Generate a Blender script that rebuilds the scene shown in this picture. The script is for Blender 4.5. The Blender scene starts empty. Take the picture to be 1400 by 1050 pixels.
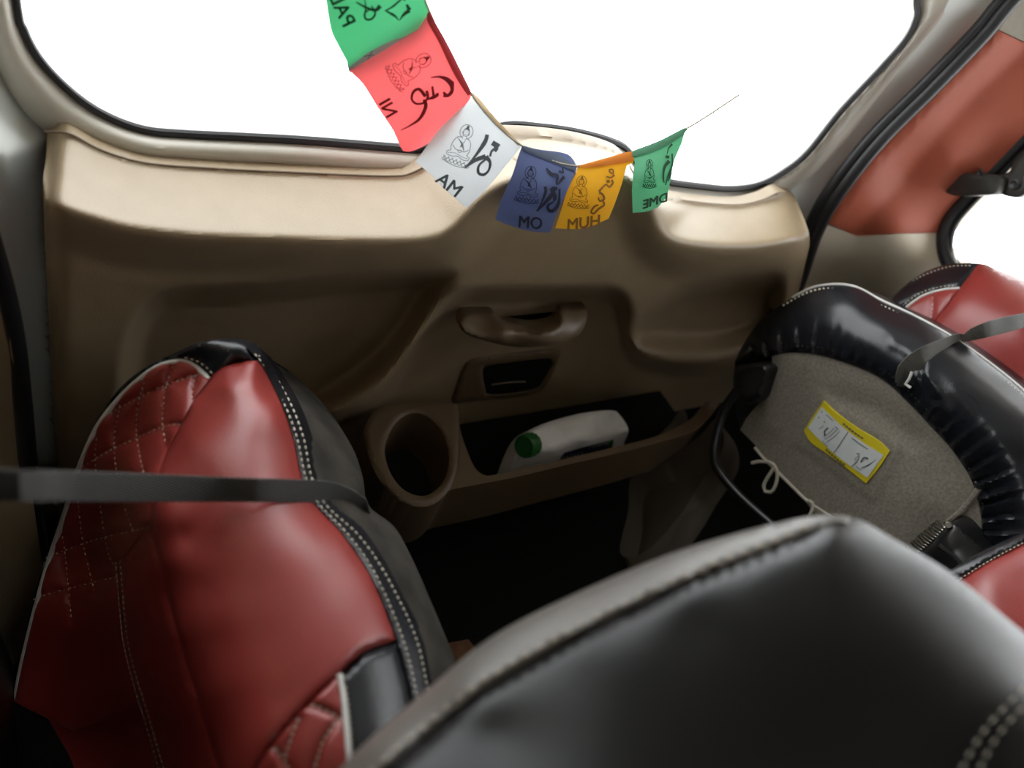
import bpy, math, random
import numpy as np
from mathutils import Matrix, Vector
from mathutils.geometry import delaunay_2d_cdt
random.seed(4); np.random.seed(4)
S = bpy.context.scene
COL = S.collection
# ------------------------------------------------------------------ camera (photo survey: x across the tailgate, y to the rear, z up)
F = 930.0                                     # focal length in pixels of the 1400 x 1050 frame
EYE = np.array([0.0, 0.0, 0.90])              # camera 1 m above the cargo floor
_Z = np.array([486.0, 908.0, F]); _Z /= np.linalg.norm(_Z)
_X = np.array([1386.0, 176.0, -F]); _X -= _Z * (_X @ _Z); _X /= np.linalg.norm(_X)
_Y = np.cross(_Z, _X)
R3 = np.array([_X, _Y, _Z])                   # camera axes -> world axes
cd = bpy.data.cameras.new('camera'); cam = bpy.data.objects.new('camera', cd); COL.objects.link(cam)
cd.sensor_width = 36; cd.lens = 36 * F / 1400; cd.clip_start = 0.01
m = Matrix.Identity(4)
for i in range(3):
    for j in range(3): m[i][j] = R3[i][j]
m.translation = Vector(EYE)
cam.matrix_world = m
cd.dof.use_dof = True; cd.dof.focus_distance = 0.78; cd.dof.aperture_fstop = 3.3
S.camera = cam
# ------------------------------------------------------------------ world, exposure
w = bpy.data.worlds.new('overcast_sky'); S.world = w; w.use_nodes = True
w.node_tree.nodes['Background'].inputs[0].default_value = (0.955, 0.985, 1.0, 1)
w.node_tree.nodes['Background'].inputs[1].default_value = 5.3
S.view_settings.view_transform = 'Standard'; S.view_settings.look = 'None'
S.view_settings.exposure = 0.0; S.view_settings.gamma = 1; S.view_settings.use_curve_mapping = False
S.cycles.use_denoising = True
S.cycles.max_bounces = 8; S.cycles.transparent_max_bounces = 16

# ------------------------------------------------------------------ materials
def mat(name, col, rough=0.5, col2=None, nscale=40, bump=0.0, bscale=400, spec=0.5, metal=0.0, translucent=0.0, coat=0.0, sheen=0.0, wave=None):
    M = bpy.data.materials.new(name); M.use_nodes = True
    nt = M.node_tree; n = nt.nodes; b = n['Principled BSDF']
    b.inputs['Base Color'].default_value = (*col, 1); b.inputs['Roughness'].default_value = rough
    b.inputs['Specular IOR Level'].default_value = spec; b.inputs['Metallic'].default_value = metal
    b.inputs['Coat Weight'].default_value = coat; b.inputs['Coat Roughness'].default_value = 0.25
    b.inputs['Sheen Weight'].default_value = sheen
    tc = n.new('ShaderNodeTexCoord')
    if col2:
        t = n.new('ShaderNodeTexNoise'); t.inputs['Scale'].default_value = nscale; t.inputs['Detail'].default_value = 6
        r = n.new('ShaderNodeMix'); r.data_type = 'RGBA'
        r.inputs[6].default_value = (*col, 1); r.inputs[7].default_value = (*col2, 1)
        nt.links.new(tc.outputs['Object'], t.inputs['Vector'])
        mr = n.new('ShaderNodeMapRange'); mr.inputs[1].default_value = 0.35; mr.inputs[2].default_value = 0.65
        if wave:
            t = n.new('ShaderNodeTexWave'); t.inputs['Scale'].default_value = wave; t.bands_direction = 'DIAGONAL'; t.inputs['Distortion'].default_value = 2.0; nt.links.new(tc.outputs['Object'], t.inputs['Vector'])
        nt.links.new(t.outputs['Fac'], mr.inputs[0]); nt.links.new(mr.outputs[0], r.inputs[0])
        nt.links.new(r.outputs[2], b.inputs['Base Color'])
    if bump:
        bp = n.new('ShaderNodeBump'); bp.inputs['Strength'].default_value = bump; bp.inputs['Distance'].default_value = 0.001
        if wave:
            t2 = n.new('ShaderNodeTexWave'); t2.inputs['Scale'].default_value = wave; t2.bands_direction = 'DIAGONAL'
        else:
            t2 = n.new('ShaderNodeTexVoronoi'); t2.inputs['Scale'].default_value = bscale
        nt.links.new(tc.outputs['Object'], t2.inputs['Vector'])
        nt.links.new(t2.outputs[0], bp.inputs['Height']); nt.links.new(bp.outputs[0], b.inputs['Normal'])
    if translucent:
        tr = n.new('ShaderNodeBsdfTranslucent'); tr.inputs[0].default_value = (*col, 1)
        mx = n.new('ShaderNodeMixShader'); mx.inputs[0].default_value = translucent
        nt.links.new(b.outputs[0], mx.inputs[1]); nt.links.new(tr.outputs[0], mx.inputs[2])
        nt.links.new(mx.outputs[0], n['Material Output'].inputs[0])
    return M
def glass_mat(name, tint):
    M = bpy.data.materials.new(name); M.use_nodes = True; nt = M.node_tree; n = nt.nodes
    n.remove(n['Principled BSDF'])
    t = n.new('ShaderNodeBsdfTransparent'); t.inputs[0].default_value = (*tint, 1)
    g = n.new('ShaderNodeBsdfGlossy'); g.inputs['Roughness'].default_value = 0.02
    fr = n.new('ShaderNodeFresnel'); fr.inputs[0].default_value = 1.25
    mx = n.new('ShaderNodeMixShader')
    nt.links.new(fr.outputs[0], mx.inputs[0]); nt.links.new(t.outputs[0], mx.inputs[1]); nt.links.new(g.outputs[0], mx.inputs[2])
    nt.links.new(mx.outputs[0], n['Material Output'].inputs[0])
    return M
M = dict(
    beige=mat('beige_trim_plastic', (.36, .275, .172), .38, (.34, .258, .16), 30, .25, 900, spec=.6),
    beige_lit=mat('lit_beige_trim', (.76, .67, .53), .45, (.73, .64, .50), 30, .2, 900),  # lightened copy of the beige trim, light on the pillar put into the colour
    handle=mat('shade_darkened_trim_plastic', (.14, .096, .056), .45, None, 30, .15, 900),  # trim plastic darkened, shade of the pocket area put into the colour
    frame=mat('taupe_frame_trim', (.56, .53, .46), .33, (.54, .51, .44), 12),
    metal=mat('pale_grey_painted_metal', (.76, .79, .76), .36, (.74, .77, .74), 8),
    strip=mat('black_rubber', (.012, .012, .014), .45, bump=.1, bscale=300),
    red=mat('red_leather', (.29, .036, .030), .36, (.26, .031, .026), 25, .12, 700, spec=.6),
    black=mat('black_vinyl', (.008, .009, .012), .27, (.011, .012, .016), 20, .12, 600, spec=.42),
    black_soft=mat('black_leather_soft', (.006, .006, .0065), .33, (.008, .008, .0085), 20, .12, 600, spec=.27),
    band=mat('leather_sheen_band', (.14, .13, .115), .4, (.12, .11, .10), 20, .12, 600),  # same black leather, lighter base colour stands in for the window's sheen
    suede=mat('dark_grey_suede', (.026, .0235, .020), .85, (.055, .049, .041), 22, .3, 1500, spec=.12),
    piping=mat('white_piping', (.68, .67, .64), .5),
    thread=mat('cream_thread', (.72, .65, .52), .7),
    thread_dull=mat('taupe_thread', (.33, .30, .25), .8),
    carpet=mat('taupe_carpet', (.27, .243, .20), .95, (.19, .17, .138), 260, .6, 1200, spec=.1),
    black_carpet=mat('black_carpet', (.008, .008, .008), .95, (.012, .012, .012), 200, .5, 900, spec=.1),
    redtrim=mat('brick_red_pillar_trim', (.47, .118, .068), .5, (.44, .108, .062), 25, .12, 800, spec=.22),
    roof=mat('pale_roof_lining', (.30, .28, .245), .9, (.27, .25, .22), 200),
    darktrim=mat('dark_brown_trim', (.04, .029, .018), .6),
    headliner=mat('beige_headliner', (.42, .385, .32), .9, (.39, .36, .30), 200),
    webbing=mat('black_webbing', (.030, .030, .029), .6, (.058, .058, .054), 500, .9, 900, wave=230),
    webbing_grey=mat('grey_webbing', (.070, .068, .058), .5, (.085, .082, .070), 400, .7, 900, wave=230),
    blackplastic=mat('black_plastic', (.012, .012, .013), .30),
    greyplastic=mat('charcoal_plastic', (.038, .036, .032), .5),
    steel=mat('spring_steel', (.35, .33, .28), .35, metal=1.0),
    white=mat('white_bottle_plastic', (.88, .88, .89), .38, (.80, .79, .77), 30),
    green=mat('green_cap_plastic', (.010, .12, .022), .4),
    navy=mat('navy_print', (.018, .022, .085), .4),
    yellow=mat('yellow_print', (.62, .50, .015), .45),
    paper=mat('white_label_paper', (.60, .63, .62), .5, (.56, .59, .58), 60),
    ink=mat('grey_ink', (.05, .06, .06), .6),
    cord=mat('cream_cord', (.55, .50, .41), .8, bump=.6, bscale=900),
    tan=mat('tan_hem', (.62, .46, .27), .8, translucent=.3),
    scrap=mat('brown_card', (.22, .10, .05), .8, (.16, .07, .035), 60),
    f_green=mat('green_flag_cloth', (.22, .62, .39), .85, translucent=.5),
    f_red=mat('red_flag_cloth', (.95, .36, .37), .85, translucent=.5),
    f_white=mat('white_flag_cloth', (.90, .93, .95), .85, translucent=.45),
    f_blue=mat('blue_flag_cloth', (.17, .22, .42), .85, translucent=.45),
    f_yellow=mat('yellow_flag_cloth', (.98, .64, .04), .85, translucent=.5),
    f_grey=mat('grey_flag_cloth', (.24, .26, .27), .85, translucent=.3),
    h_red=mat('red_flag_hem', (.40, .05, .055), .85, translucent=.25),
    h_blue=mat('blue_flag_hem', (.10, .125, .19), .85, translucent=.25),
    h_yellow=mat('yellow_flag_hem', (.75, .27, .03), .85, translucent=.3),
    h_green=mat('green_flag_hem', (.10, .30, .18), .85, translucent=.3),
    p_green=mat('green_flag_print', (.008, .055, .022), .9), p_red=mat('red_flag_print', (.25, .008, .014), .9),
    p_white=mat('white_flag_print', (.15, .18, .20), .9), p_blue=mat('blue_flag_print', (.010, .012, .032), .9),
    p_yellow=mat('yellow_flag_print', (.22, .10, .008), .9),
    glass=glass_mat('clear_glass', (.97, .97, .97)),
)

# ------------------------------------------------------------------ survey helpers
def rays(p):
    p = np.atleast_2d(np.asarray(p, float))
    r = np.stack([(p[:, 0] - 700) / F, -(p[:, 1] - 525) / F, -np.ones(len(p))], 1)
    return r @ R3.T
def scale(p, con):
    r = rays(p); k, v = con
    if k == 'x': return v / r[:, 0]
    if k == 'y': return v / r[:, 1]
    if k == 'z': return (v - EYE[2]) / r[:, 2]
    return np.full(len(r), v)
def P(x, y, k, v):
    return EYE + rays((x, y))[0] * scale((x, y), (k, v))[0]
def px_of(pt):
    c = R3.T @ (np.asarray(pt, float) - EYE)
    return (700 + F * c[0] / -c[2], 525 - F * c[1] / -c[2])
class Plane:
    def __init__(s, k, v): s.k, s.v = k, v
    def __call__(s, p): return scale(p, (s.k, s.v))
class Surf:                                    # smooth surface through surveyed points, each known by one coordinate
    def __init__(s, pts, reg=1e-3):
        p = np.array([q[:2] for q in pts], float)
        v = np.array([1 / scale(q[:2], (q[2], q[3]))[0] for q in pts])
        s.c = p / 100; n = len(p)
        A = np.zeros((n + 3, n + 3)); A[:n, :n] = s.k(s.c) + reg * np.eye(n)
        A[:n, n] = 1; A[:n, n + 1:] = s.c; A[n:, :n] = A[:n, n:].T
        s.w = np.linalg.solve(A, np.concatenate([v, np.zeros(3)]))
    def k(s, q):
        d2 = ((q[:, None] - s.c[None]) ** 2).sum(2)
        return .5 * d2 * np.log(d2 + 1e-12)
    def __call__(s, p):
        q = np.atleast_2d(np.asarray(p, float)) / 100; n = len(s.c)
        return 1 / (s.k(q) @ s.w[:n] + s.w[n] + q @ s.w[n + 1:])
class Rolled:
    def __init__(s, f): s.f = f
    def __call__(s, p): return s.f(p) - roll(np.atleast_2d(np.asarray(p, float))) / np.linalg.norm(rays(p), axis=1)
class Off:
    def __init__(s, f, o): s.f, s.o = f, o
    def __call__(s, p): return s.f(p) - s.o / np.linalg.norm(rays(p), axis=1)
def on(f, pts, off=0.0):
    p = np.atleast_2d(np.asarray(pts, float)); r = rays(p)
    return EYE + r * (f(p) - off / np.linalg.norm(r, axis=1))[:, None]
def cr(pts, step=6, closed=False):             # Catmull-Rom through the points
    p = np.asarray(pts, float); n = len(p)
    if n < 3 and not closed:
        k = max(1, int(np.linalg.norm(p[-1] - p[0]) / step)); return np.array([p[0] + (p[-1] - p[0]) * i / k for i in range(k + 1)])
    out = []
    for i in range(n if closed else n - 1):
        g = (lambda j: p[j % n]) if closed else (lambda j: p[min(max(j, 0), n - 1)] )
        a, b, c, d = g(i - 1), g(i), g(i + 1), g(i + 2)
        if not closed and i == 0: a = 2 * b - c
        if not closed and i == n - 2: d = 2 * c - b
        k = max(1, int(round(np.linalg.norm(c - b) / step)))
        for t in np.arange(k) / k:
            out.append(.5 * (2 * b + (c - a) * t + (2 * a - 5 * b + 4 * c - d) * t * t + (3 * b - a - 3 * c + d) * t ** 3))
    if not closed: out.append(p[-1])
    return np.array(out)
def dense(poly, step):
    p = np.asarray(poly, float); out = []
    for a, b in zip(p, np.roll(p, -1, 0)):
        k = max(1, int(np.linalg.norm(b - a) / step)); out += [a + (b - a) * t / k for t in range(k)]
    return np.array(out)
def inside(q, poly):
    x, y = q[:, 0], q[:, 1]; r = np.zeros(len(q), bool)
    for (x1, y1), (x2, y2) in zip(poly, np.roll(poly, -1, 0)):
        c = (y1 > y) != (y2 > y)
        with np.errstate(divide='ignore', invalid='ignore'):
            r ^= c & (x < (x2 - x1) * (y - y1) / (y2 - y1 + 1e-30) + x1)
    return r
def dist(q, line, closed=False, signed=False, arc=False):
    line = np.asarray(line, float); best = np.full(len(q), 1e9); sg = np.ones(len(q)); al = np.zeros(len(q)); acc = 0
    segs = zip(line, np.roll(line, -1, 0)) if closed else zip(line[:-1], line[1:])
    for a, b in segs:
        d = b - a; L = d @ d
        if L == 0: continue
        t = np.clip(((q - a) @ d) / L, 0, 1)
        e = q - a - t[:, None] * d; ds = np.hypot(e[:, 0], e[:, 1]); u = ds < best
        best[u] = ds[u]; sg[u] = np.sign(d[0] * e[u, 1] - d[1] * e[u, 0] + 1e-12); al[u] = acc + t[u] * math.sqrt(L); acc += math.sqrt(L)
    if arc: return best, al
    return best * sg if signed else best
def sm(x): x = np.clip(x, 0, 1); return x * x * (3 - 2 * x)

# ------------------------------------------------------------------ objects
BASE = {}
def obj(name, v, f, material, parent=None, smooth=True, sharp=40):
    v = np.asarray(v, float)
    if parent is None:
        o0 = np.array([(v[:, 0].min() + v[:, 0].max()) / 2, (v[:, 1].min() + v[:, 1].max()) / 2, v[:, 2].min()])
    else: o0 = BASE[parent.name]
    me = bpy.data.meshes.new(name); me.from_pydata((v - o0).tolist(), [], [list(map(int, q)) for q in f]); me.update()
    if smooth:
        me.shade_smooth()
        if sharp: me.set_sharp_from_angle(angle=math.radians(sharp))
    me.materials.append(material)
    o = bpy.data.objects.new(name, me); COL.objects.link(o); BASE[o.name] = o0
    if parent: o.parent = parent
    else: o.location = o0
    return o
def tag(o, label=None, cat=None, group=None, kind=None):
    for k, v in (('label', label), ('category', cat), ('group', group), ('kind', kind)):
        if v: o[k] = v
    return o
def empty(name, loc, **k):
    o = bpy.data.objects.new(name, None); COL.objects.link(o); o.location = loc; o.empty_display_size = .05
    BASE[o.name] = np.array(loc, float); return tag(o, **k)
def patch(name, poly, f, material, parent=None, step=8, holes=(), puff=0, pw=12, ext=None, solid=False, disp=None, off=0, floor=None, sharp=40):
    """surface piece bounded by an outline on the surveyed surface f; ext gives it depth (a world vector), solid closes its back"""
    loops = [dense(poly, step)] + [dense(h, step) for h in holes]
    V = [tuple(q) for l in loops for q in l]; Ed = []; k = 0
    for l in loops:
        Ed += [(k + i, k + (i + 1) % len(l)) for i in range(len(l))]; k += len(l)
    o = loops[0]; lo, hi = o.min(0), o.max(0)
    gx, gy = np.meshgrid(np.arange(lo[0], hi[0], step), np.arange(lo[1], hi[1], step * .87)); gx[::2] += step / 2
    g = np.stack([gx.ravel(), gy.ravel()], 1)
    keep = inside(g, o)
    for h in loops[1:]: keep &= ~inside(g, h)
    g = g[keep]
    dd = np.full(len(g), 1e9)
    for l in loops: dd = np.minimum(dd, dist(g, l, True))
    g = g[dd > step * .45]
    V += [tuple(q) for q in g]
    r = delaunay_2d_cdt([Vector(q) for q in V], Ed, [], 0, 1e-4)
    v2 = np.array([tuple(q) for q in r[0]]); T = np.array([list(q) for q in r[2] if len(q) == 3])
    c = v2[T].mean(1); keep = inside(c, o)
    for h in loops[1:]: keep &= ~inside(c, h)
    T = T[keep]
    rr = rays(v2); ln = np.linalg.norm(rr, axis=1); s = f(v2)
    bd = np.full(len(v2), 1e9)
    if puff:
        for l in loops: bd = np.minimum(bd, dist(v2, l, True))
        t = np.clip(bd / pw, 0, 1); s = s - puff * np.sqrt(1 - (1 - t) ** 2) / ln
    if disp is not None: s = s - disp(v2) / ln
    s = s - off / ln
    X = EYE + rr * s[:, None]
    n = np.cross(X[T[:, 1]] - X[T[:, 0]], X[T[:, 2]] - X[T[:, 0]])
    flip = (n * (X[T[:, 0]] - EYE)).sum(1) > 0
    T[flip] = T[flip][:, ::-1]
    F_ = T.tolist()
    if ext is not None:
        N = len(X); ev = X + np.asarray(ext, float) if not callable(ext) else ext(X)
        if floor is not None: ev[:, 2] = floor
        cnt = {}
        for a, b, c_ in F_:
            for e in ((a, b), (b, c_), (c_, a)): cnt[e] = 1
        F2 = [(b, a, a + N, b + N) for (a, b) in cnt if (b, a) not in cnt]
        if solid: F2 += [(c_ + N, b + N, a + N) for a, b, c_ in F_]
        X = np.concatenate([X, ev]); F_ = F_ + F2
        used = np.unique(np.concatenate([np.array(q) for q in F_])); mp = -np.ones(len(X), int); mp[used] = np.arange(len(used))
        X = X[used]; F_ = [[mp[i] for i in q] for q in F_]
    return obj(name, X, F_, material, parent, sharp=sharp)
def tube(name, pts, rad, material, parent=None, n=8, closed=False, flat=None, up=(0, 0, 1), caps=True):
    """sweep: round when flat is None, else a strap of half-width rad and half-thickness flat with its width along the given vectors"""
    p = np.asarray(pts, float); N = len(p)
    rad = np.broadcast_to(np.asarray(rad, float), (N,))
    t = (np.roll(p, -1, 0) - np.roll(p, 1, 0)) if closed else np.gradient(p, axis=0)
    t /= np.linalg.norm(t, axis=1)[:, None] + 1e-12
    V, Fc = [], []
    u = np.asarray(up, float)
    if u.ndim == 1:
        u0 = u - t[0] * (u @ t[0])
        if np.linalg.norm(u0) < .1: u0 = np.array([1., 0, 0]) - t[0] * t[0][0]
    for i in range(N):
        if u.ndim == 2: a = u[i] - t[i] * (u[i] @ t[i])
        else: u0 = u0 - t[i] * (u0 @ t[i]); a = u0
        a = a / np.linalg.norm(a); b = np.cross(t[i], a)
        for k in range(n):
            th = 2 * math.pi * k / n
            if flat is None: V.append(p[i] + rad[i] * (math.cos(th) * a + math.sin(th) * b))
            else:
                c_, s_ = math.cos(th), math.sin(th)
                V.append(p[i] + rad[i] * a * math.copysign(abs(c_) ** .35, c_) + flat * b * math.copysign(abs(s_) ** .35, s_))
    for i in range(N if closed else N - 1):
        for k in range(n):
            a, b = i * n + k, i * n + (k + 1) % n; c_, d = ((i + 1) % N) * n + (k + 1) % n, ((i + 1) % N) * n + k
            Fc.append((a, b, c_, d))
    if not closed and caps: Fc += [tuple(range(n))[::-1], tuple((N - 1) * n + k for k in range(n))]
    return obj(name, V, Fc, material, parent)
def line_tube(name, pts, f, rpx, material, parent=None, off=0.0, n=8, step=6, closed=False):
    q = cr(pts, step, closed); X = on(f, q, off)
    return tube(name, X, rpx * f(q) / F, material, parent, n, closed)
def stitches(name, lines, f, material, parent, dash=6.5, gap=3.2, wpx=1.1, off=.0012, taper=None):
    V, Fc = [], []
    for L in lines:
        q = cr(L, 2); d = np.r_[0, np.cumsum(np.linalg.norm(np.diff(q, axis=0), axis=1))]; x = 0
        while x + dash < d[-1]:
            e = [np.array([np.interp(t, d, q[:, 0]), np.interp(t, d, q[:, 1])]) for t in (x, x + dash * .25, x + dash * .75, x + dash)]
            dv = e[3] - e[0]; nv = np.array([-dv[1], dv[0]]) / (np.linalg.norm(dv) + 1e-9) * wpx
            pl = np.array([e[0], e[1] + nv, e[2] + nv, e[3], e[2] - nv, e[1] - nv]); b = len(V)
            V += on(f, pl, off - .0012).tolist() + on(f, np.array([e[1], e[2]]), off + .0005).tolist()
            a0, a1, a2, a3, a4, a5, m1, m2 = range(b, b + 8)
            for t_ in ((a0, a1, m1), (a1, a2, m2), (a1, m2, m1), (a2, a3, m2), (a3, a4, m2), (a4, a5, m1), (a4, m1, m2), (a5, a0, m1)): Fc.append(t_[::-1])
            x += dash + gap
    return tag(obj(name, V, Fc, material, parent, sharp=0), kind='stuff')
def ink(name, strokes, f, material, parent, off=.0009, fills=()):
    """flat print: strokes (points, widths in pixels) and filled outlines laid on the surface f"""
    V, Fc = [], []
    for pts, wd in strokes:
        q = cr(pts, 2.5); L = np.linspace(0, 1, len(q))
        wv = np.interp(L, np.linspace(0, 1, len(np.atleast_1d(wd))), np.atleast_1d(wd)) / 2
        t = np.gradient(q, axis=0); t /= np.linalg.norm(t, axis=1)[:, None] + 1e-9; nn = np.stack([-t[:, 1], t[:, 0]], 1)
        b = len(V); V += on(f, q + nn * wv[:, None], off).tolist() + on(f, q - nn * wv[:, None], off).tolist(); N = len(q)
        Fc += [(b + i, b + i + 1, b + N + i + 1, b + N + i) for i in range(N - 1)]
    for pl in fills:
        b = len(V); V += on(f, pl, off).tolist(); Fc.append(tuple(range(b, b + len(pl))))
    return obj(name, V, Fc, material, parent, smooth=False)
def text_px(s, o, ex, ey):
    """built-in lettering as 2-D triangles; o = centre pixel, ex / ey = pixels per unit of the text's x and y"""
    cu = bpy.data.curves.new('lettering', 'FONT'); cu.body = s; cu.align_x = 'CENTER'; cu.align_y = 'CENTER'; cu.resolution_u = 3; cu.offset = 0.0
    t = bpy.data.objects.new('lettering', cu); COL.objects.link(t)
    dg = bpy.context.evaluated_depsgraph_get(); me = t.evaluated_get(dg).to_mesh()
    v = np.array([tuple(q.co)[:2] for q in me.vertices]); f = [tuple(q.vertices) for q in me.polygons]
    bpy.data.objects.remove(t); bpy.data.curves.remove(cu)
    return np.asarray(o) + v[:, :1] * np.asarray(ex) + v[:, 1:] * np.asarray(ey), f
def box_mesh(lo, hi, b=0.0):
    lo, hi = np.array(lo, float), np.array(hi, float)
    V = [(x, y, z) for x in (lo[0], hi[0]) for y in (lo[1], hi[1]) for z in (lo[2], hi[2])]
    return V, [(0, 1, 3, 2), (4, 6, 7, 5), (0, 4, 5, 1), (2, 3, 7, 6), (0, 2, 6, 4), (1, 5, 7, 3)]
def boxes(name, lst, material, parent=None):
    V, Fc = [], []
    for lo, hi in lst:
        v, f = box_mesh(lo, hi); b = len(V); V += v; Fc += [tuple(i + b for i in q) for q in f]
    return obj(name, V, Fc, material, parent, smooth=False)

# ================================================================== STRUCTURE
D = 0.62                                           # tailgate inner face
tag(boxes('floor', [((-.30, -1.9, -.16), (1.60, .80, -.10))], M['black_carpet']), 'black carpeted cargo floor between the folded jump seats', 'floor', kind='structure')
tag(boxes('ceiling', [((-.30, -1.9, 1.16), (1.60, .80, 1.20))], M['roof']), 'pale taupe fabric roof lining above the cargo bay', 'ceiling', kind='structure')
wl = tag(boxes('wall_left', [((-.30, -1.9, -.10), (-.16, .80, .72)), ((-.30, -1.9, 1.06), (-.16, .80, 1.16)), ((-.30, -.35, .56), (-.16, .80, 1.06)), ((-.30, -1.9, .56), (-.16, -1.3, 1.06))], M['beige']), 'beige side wall left of the tailgate', 'wall', kind='structure')
wr = tag(boxes('wall_right', [((1.46, -1.9, -.10), (1.60, .80, .45)), ((1.46, -1.9, 1.02), (1.60, .80, 1.16)), ((1.46, .56, .45), (1.60, .80, 1.02)), ((1.46, -1.9, .45), (1.60, -.30, 1.02))], M['beige']), 'side wall on the right with red upper and beige lower pillar trim', 'wall', kind='structure')
tag(boxes('wall_front_blocker', [((-.16, -1.9, -.10), (1.46, -1.82, 1.0))], M['black_carpet']), 'added dark panel blocking light where the windshield would be', 'wall', kind='structure')  # unseen panel added in place of the windshield to hold back light
tag(boxes('wall_rear', [((-.16, .69, -.10), (1.46, .72, .44)), ((-.16, .69, 1.09), (1.46, .72, 1.16)), ((1.36, .69, .44), (1.46, .72, 1.09))], M['metal']), 'outer skin of the tailgate around the rear window', 'wall', kind='structure')

# ---- rear window: outline on the plane of the glass
YW = .645
def wz(x, z): return px_of((x, YW, z))
win = np.concatenate([
    cr([wz(.015, .86), wz(.003, .72), (22, 0), (32, 40), (50, 75), (78, 108), (115, 140), (155, 163), (200, 178), (250, 183), (330, 187), (420, 192), (570, 204)], 8),
    cr([(640, 190), (690, 172), (740, 174), (790, 181), (835, 193), (858, 206), (880, 240), (915, 249), (960, 255), (1000, 258), (1040, 252), (1075, 233), (1105, 208), (1150, 152), (1204, 94), (1240, 52), (1254, 20), (1258, -12), wz(1.066, .90), wz(1.03, 1.0)], 8),
    cr([wz(.95, 1.04), wz(.5, 1.05), wz(.13, 1.04), wz(.05, .97)], 20)])
groove = [(60, 180), (95, 183), (140, 206), (200, 223), (300, 231), (400, 236), (530, 241), (565, 236), (600, 216), (650, 192), (700, 184), (780, 190), (840, 205), (862, 222), (888, 262), (920, 271), (1000, 279), (1040, 273), (1090, 255)]
w1 = empty('window_1', (.55, YW, .51)); tag(w1, 'large rounded rear window of the tailgate, glaring white', 'window', kind='structure')
pw_ = Plane('y', YW)
patch('glass', win, Plane('y', YW + .012), M['glass'], w1, 60)
line_tube('rubber_seal', win, pw_, np.interp(cr(win, 12, True)[:, 0], [650, 1000], [6.2, 4.4]), M['strip'], w1, off=.002, closed=True, step=12)
# taupe inner frame round the glass, a rounded moulding
def offset_poly(p, d):
    t = np.roll(p, -1, 0) - np.roll(p, 1, 0); t /= np.linalg.norm(t, axis=1)[:, None] + 1e-9
    n = np.stack([-t[:, 1], t[:, 0]], 1); a = p + n * d
    return a
fr_out = np.concatenate([
    cr([wz(-.035, .86), wz(-.04, .72), (-26, 0), (-18, 50), (0, 100), (20, 135), (45, 165), (80, 192), (140, 216), (200, 232), (300, 240), (420, 246), (560, 252), (640, 240), (700, 205), (780, 205), (840, 218), (870, 250), (900, 280), (1000, 290), (1045, 282), (1085, 258), (1130, 222), (1190, 148), (1240, 82), (1285, 28), (1297, 0), wz(1.11, .90), wz(1.07, 1.02)], 8),
    cr([wz(.96, 1.09), wz(.5, 1.10), wz(.12, 1.09), wz(.0, .99)], 20)])
mid_hole = offset_poly(win, 4)
def fbump(q):
    a = dist(q, win, True); b = dist(q, fr_out, True); t = a / (a + b + 1e-6)
    return np.interp(q[:, 0], [40, 200], [.018, .028]) * np.sin(np.pi * np.clip(t, 0, 1))
patch('window_frame', fr_out, Plane('y', YW + .004), M['frame'], w1, 6, [win], ext=(0, .012, 0), disp=fbump)
# pale painted metal of the tailgate behind the frame
met_out = [wz(-.10, 1.12), (-70, -150), (-62, 100), (-40, 250), (-12, 330), (14, 430), (30, 530), (40, 640), (60, 800), (300, 800), (900, 700), (1085, 420), (1112, 330), (1130, 292), (1180, 225), (1262, 128), (1330, 48), (1362, 5), wz(1.26, .98), wz(1.28, 1.12)]
def mbump(q):
    a = dist(q, fr_out, True); b = dist(q, met_out, True); t = a / (a + b + 1e-6); ins = ~inside(q, fr_out)
    r = ins * .045 * np.clip(a / 55, 0, 1) * sm((q[:, 0] - 1000) / 60)
    e = dist(q, [(-60, -200), (-30, 0), (0, 95), (25, 140), (68, 190), (63, 270), (66, 350), (72, 480), (80, 640), (90, 900)], signed=True)
    return np.where(q[:, 0] < 140, ins * (.085 - (.085 - np.interp(q[:, 1], [170, 270], [0, .05])) * (1 - np.clip(e / 62, 0, 1))) * (e > 0), r)
mo = patch('painted_metal', met_out, Plane('y', YW + .012), M['metal'], None, 10, [offset_poly(win, 0)], ext=(0, .03, 0), disp=mbump)
MET = mo

# ================================================================== TAILGATE (thing) with its moulded inner trim
tg = empty('tailgate', (.62, D, -.09), label='beige moulded tailgate trim with pull handle, cup holder and door pocket', cat='tailgate')
mo.parent = tg; mo.location = BASE[mo.name] - BASE[tg.name]; BASE[mo.name] = BASE[tg.name] + 0  # painted skin belongs to the tailgate
mo['label'] = 'pale grey painted metal edge'
Eline = cr([(40, 268), (66, 274), (87, 283), (133, 297), (183, 310), (267, 320), (333, 323), (467, 328), (560, 328), (597, 323), (620, 311), (640, 290), (662, 266), (695, 248), (760, 236), (840, 234), (872, 242), (892, 264), (901, 298), (911, 320), (940, 332), (1000, 337), (1060, 333), (1125, 315)], 8)
Gline = cr([(30, 172)] + groove + [(1130, 230)], 8)
gx = np.arange(30, 1141, 2.0); gy = np.arange(150, 781, 2.0)
GX, GY = np.meshgrid(gx, gy); Q = np.stack([GX.ravel(), GY.ravel()], 1)
def side(line, w, st=12): return sm(.5 + dist(Q, cr(line, st), signed=True) / (2 * w))
sE = dist(Q, Eline, signed=True); dG = np.abs(dist(Q, Gline)); t = np.where(sE < 0, dG / (dG + np.abs(sE) + 1e-6), 1)
dmap = .004 + .098 * t - .030 * sm(sE / 60)
recL = side([(170, 620), (178, 500), (192, 446), (216, 416), (252, 406), (330, 401), (450, 390), (560, 381), (660, 380)], 13) * (1 - side([(330, 610), (430, 560), (515, 503), (565, 446), (594, 400), (640, 330)], 20))
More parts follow.
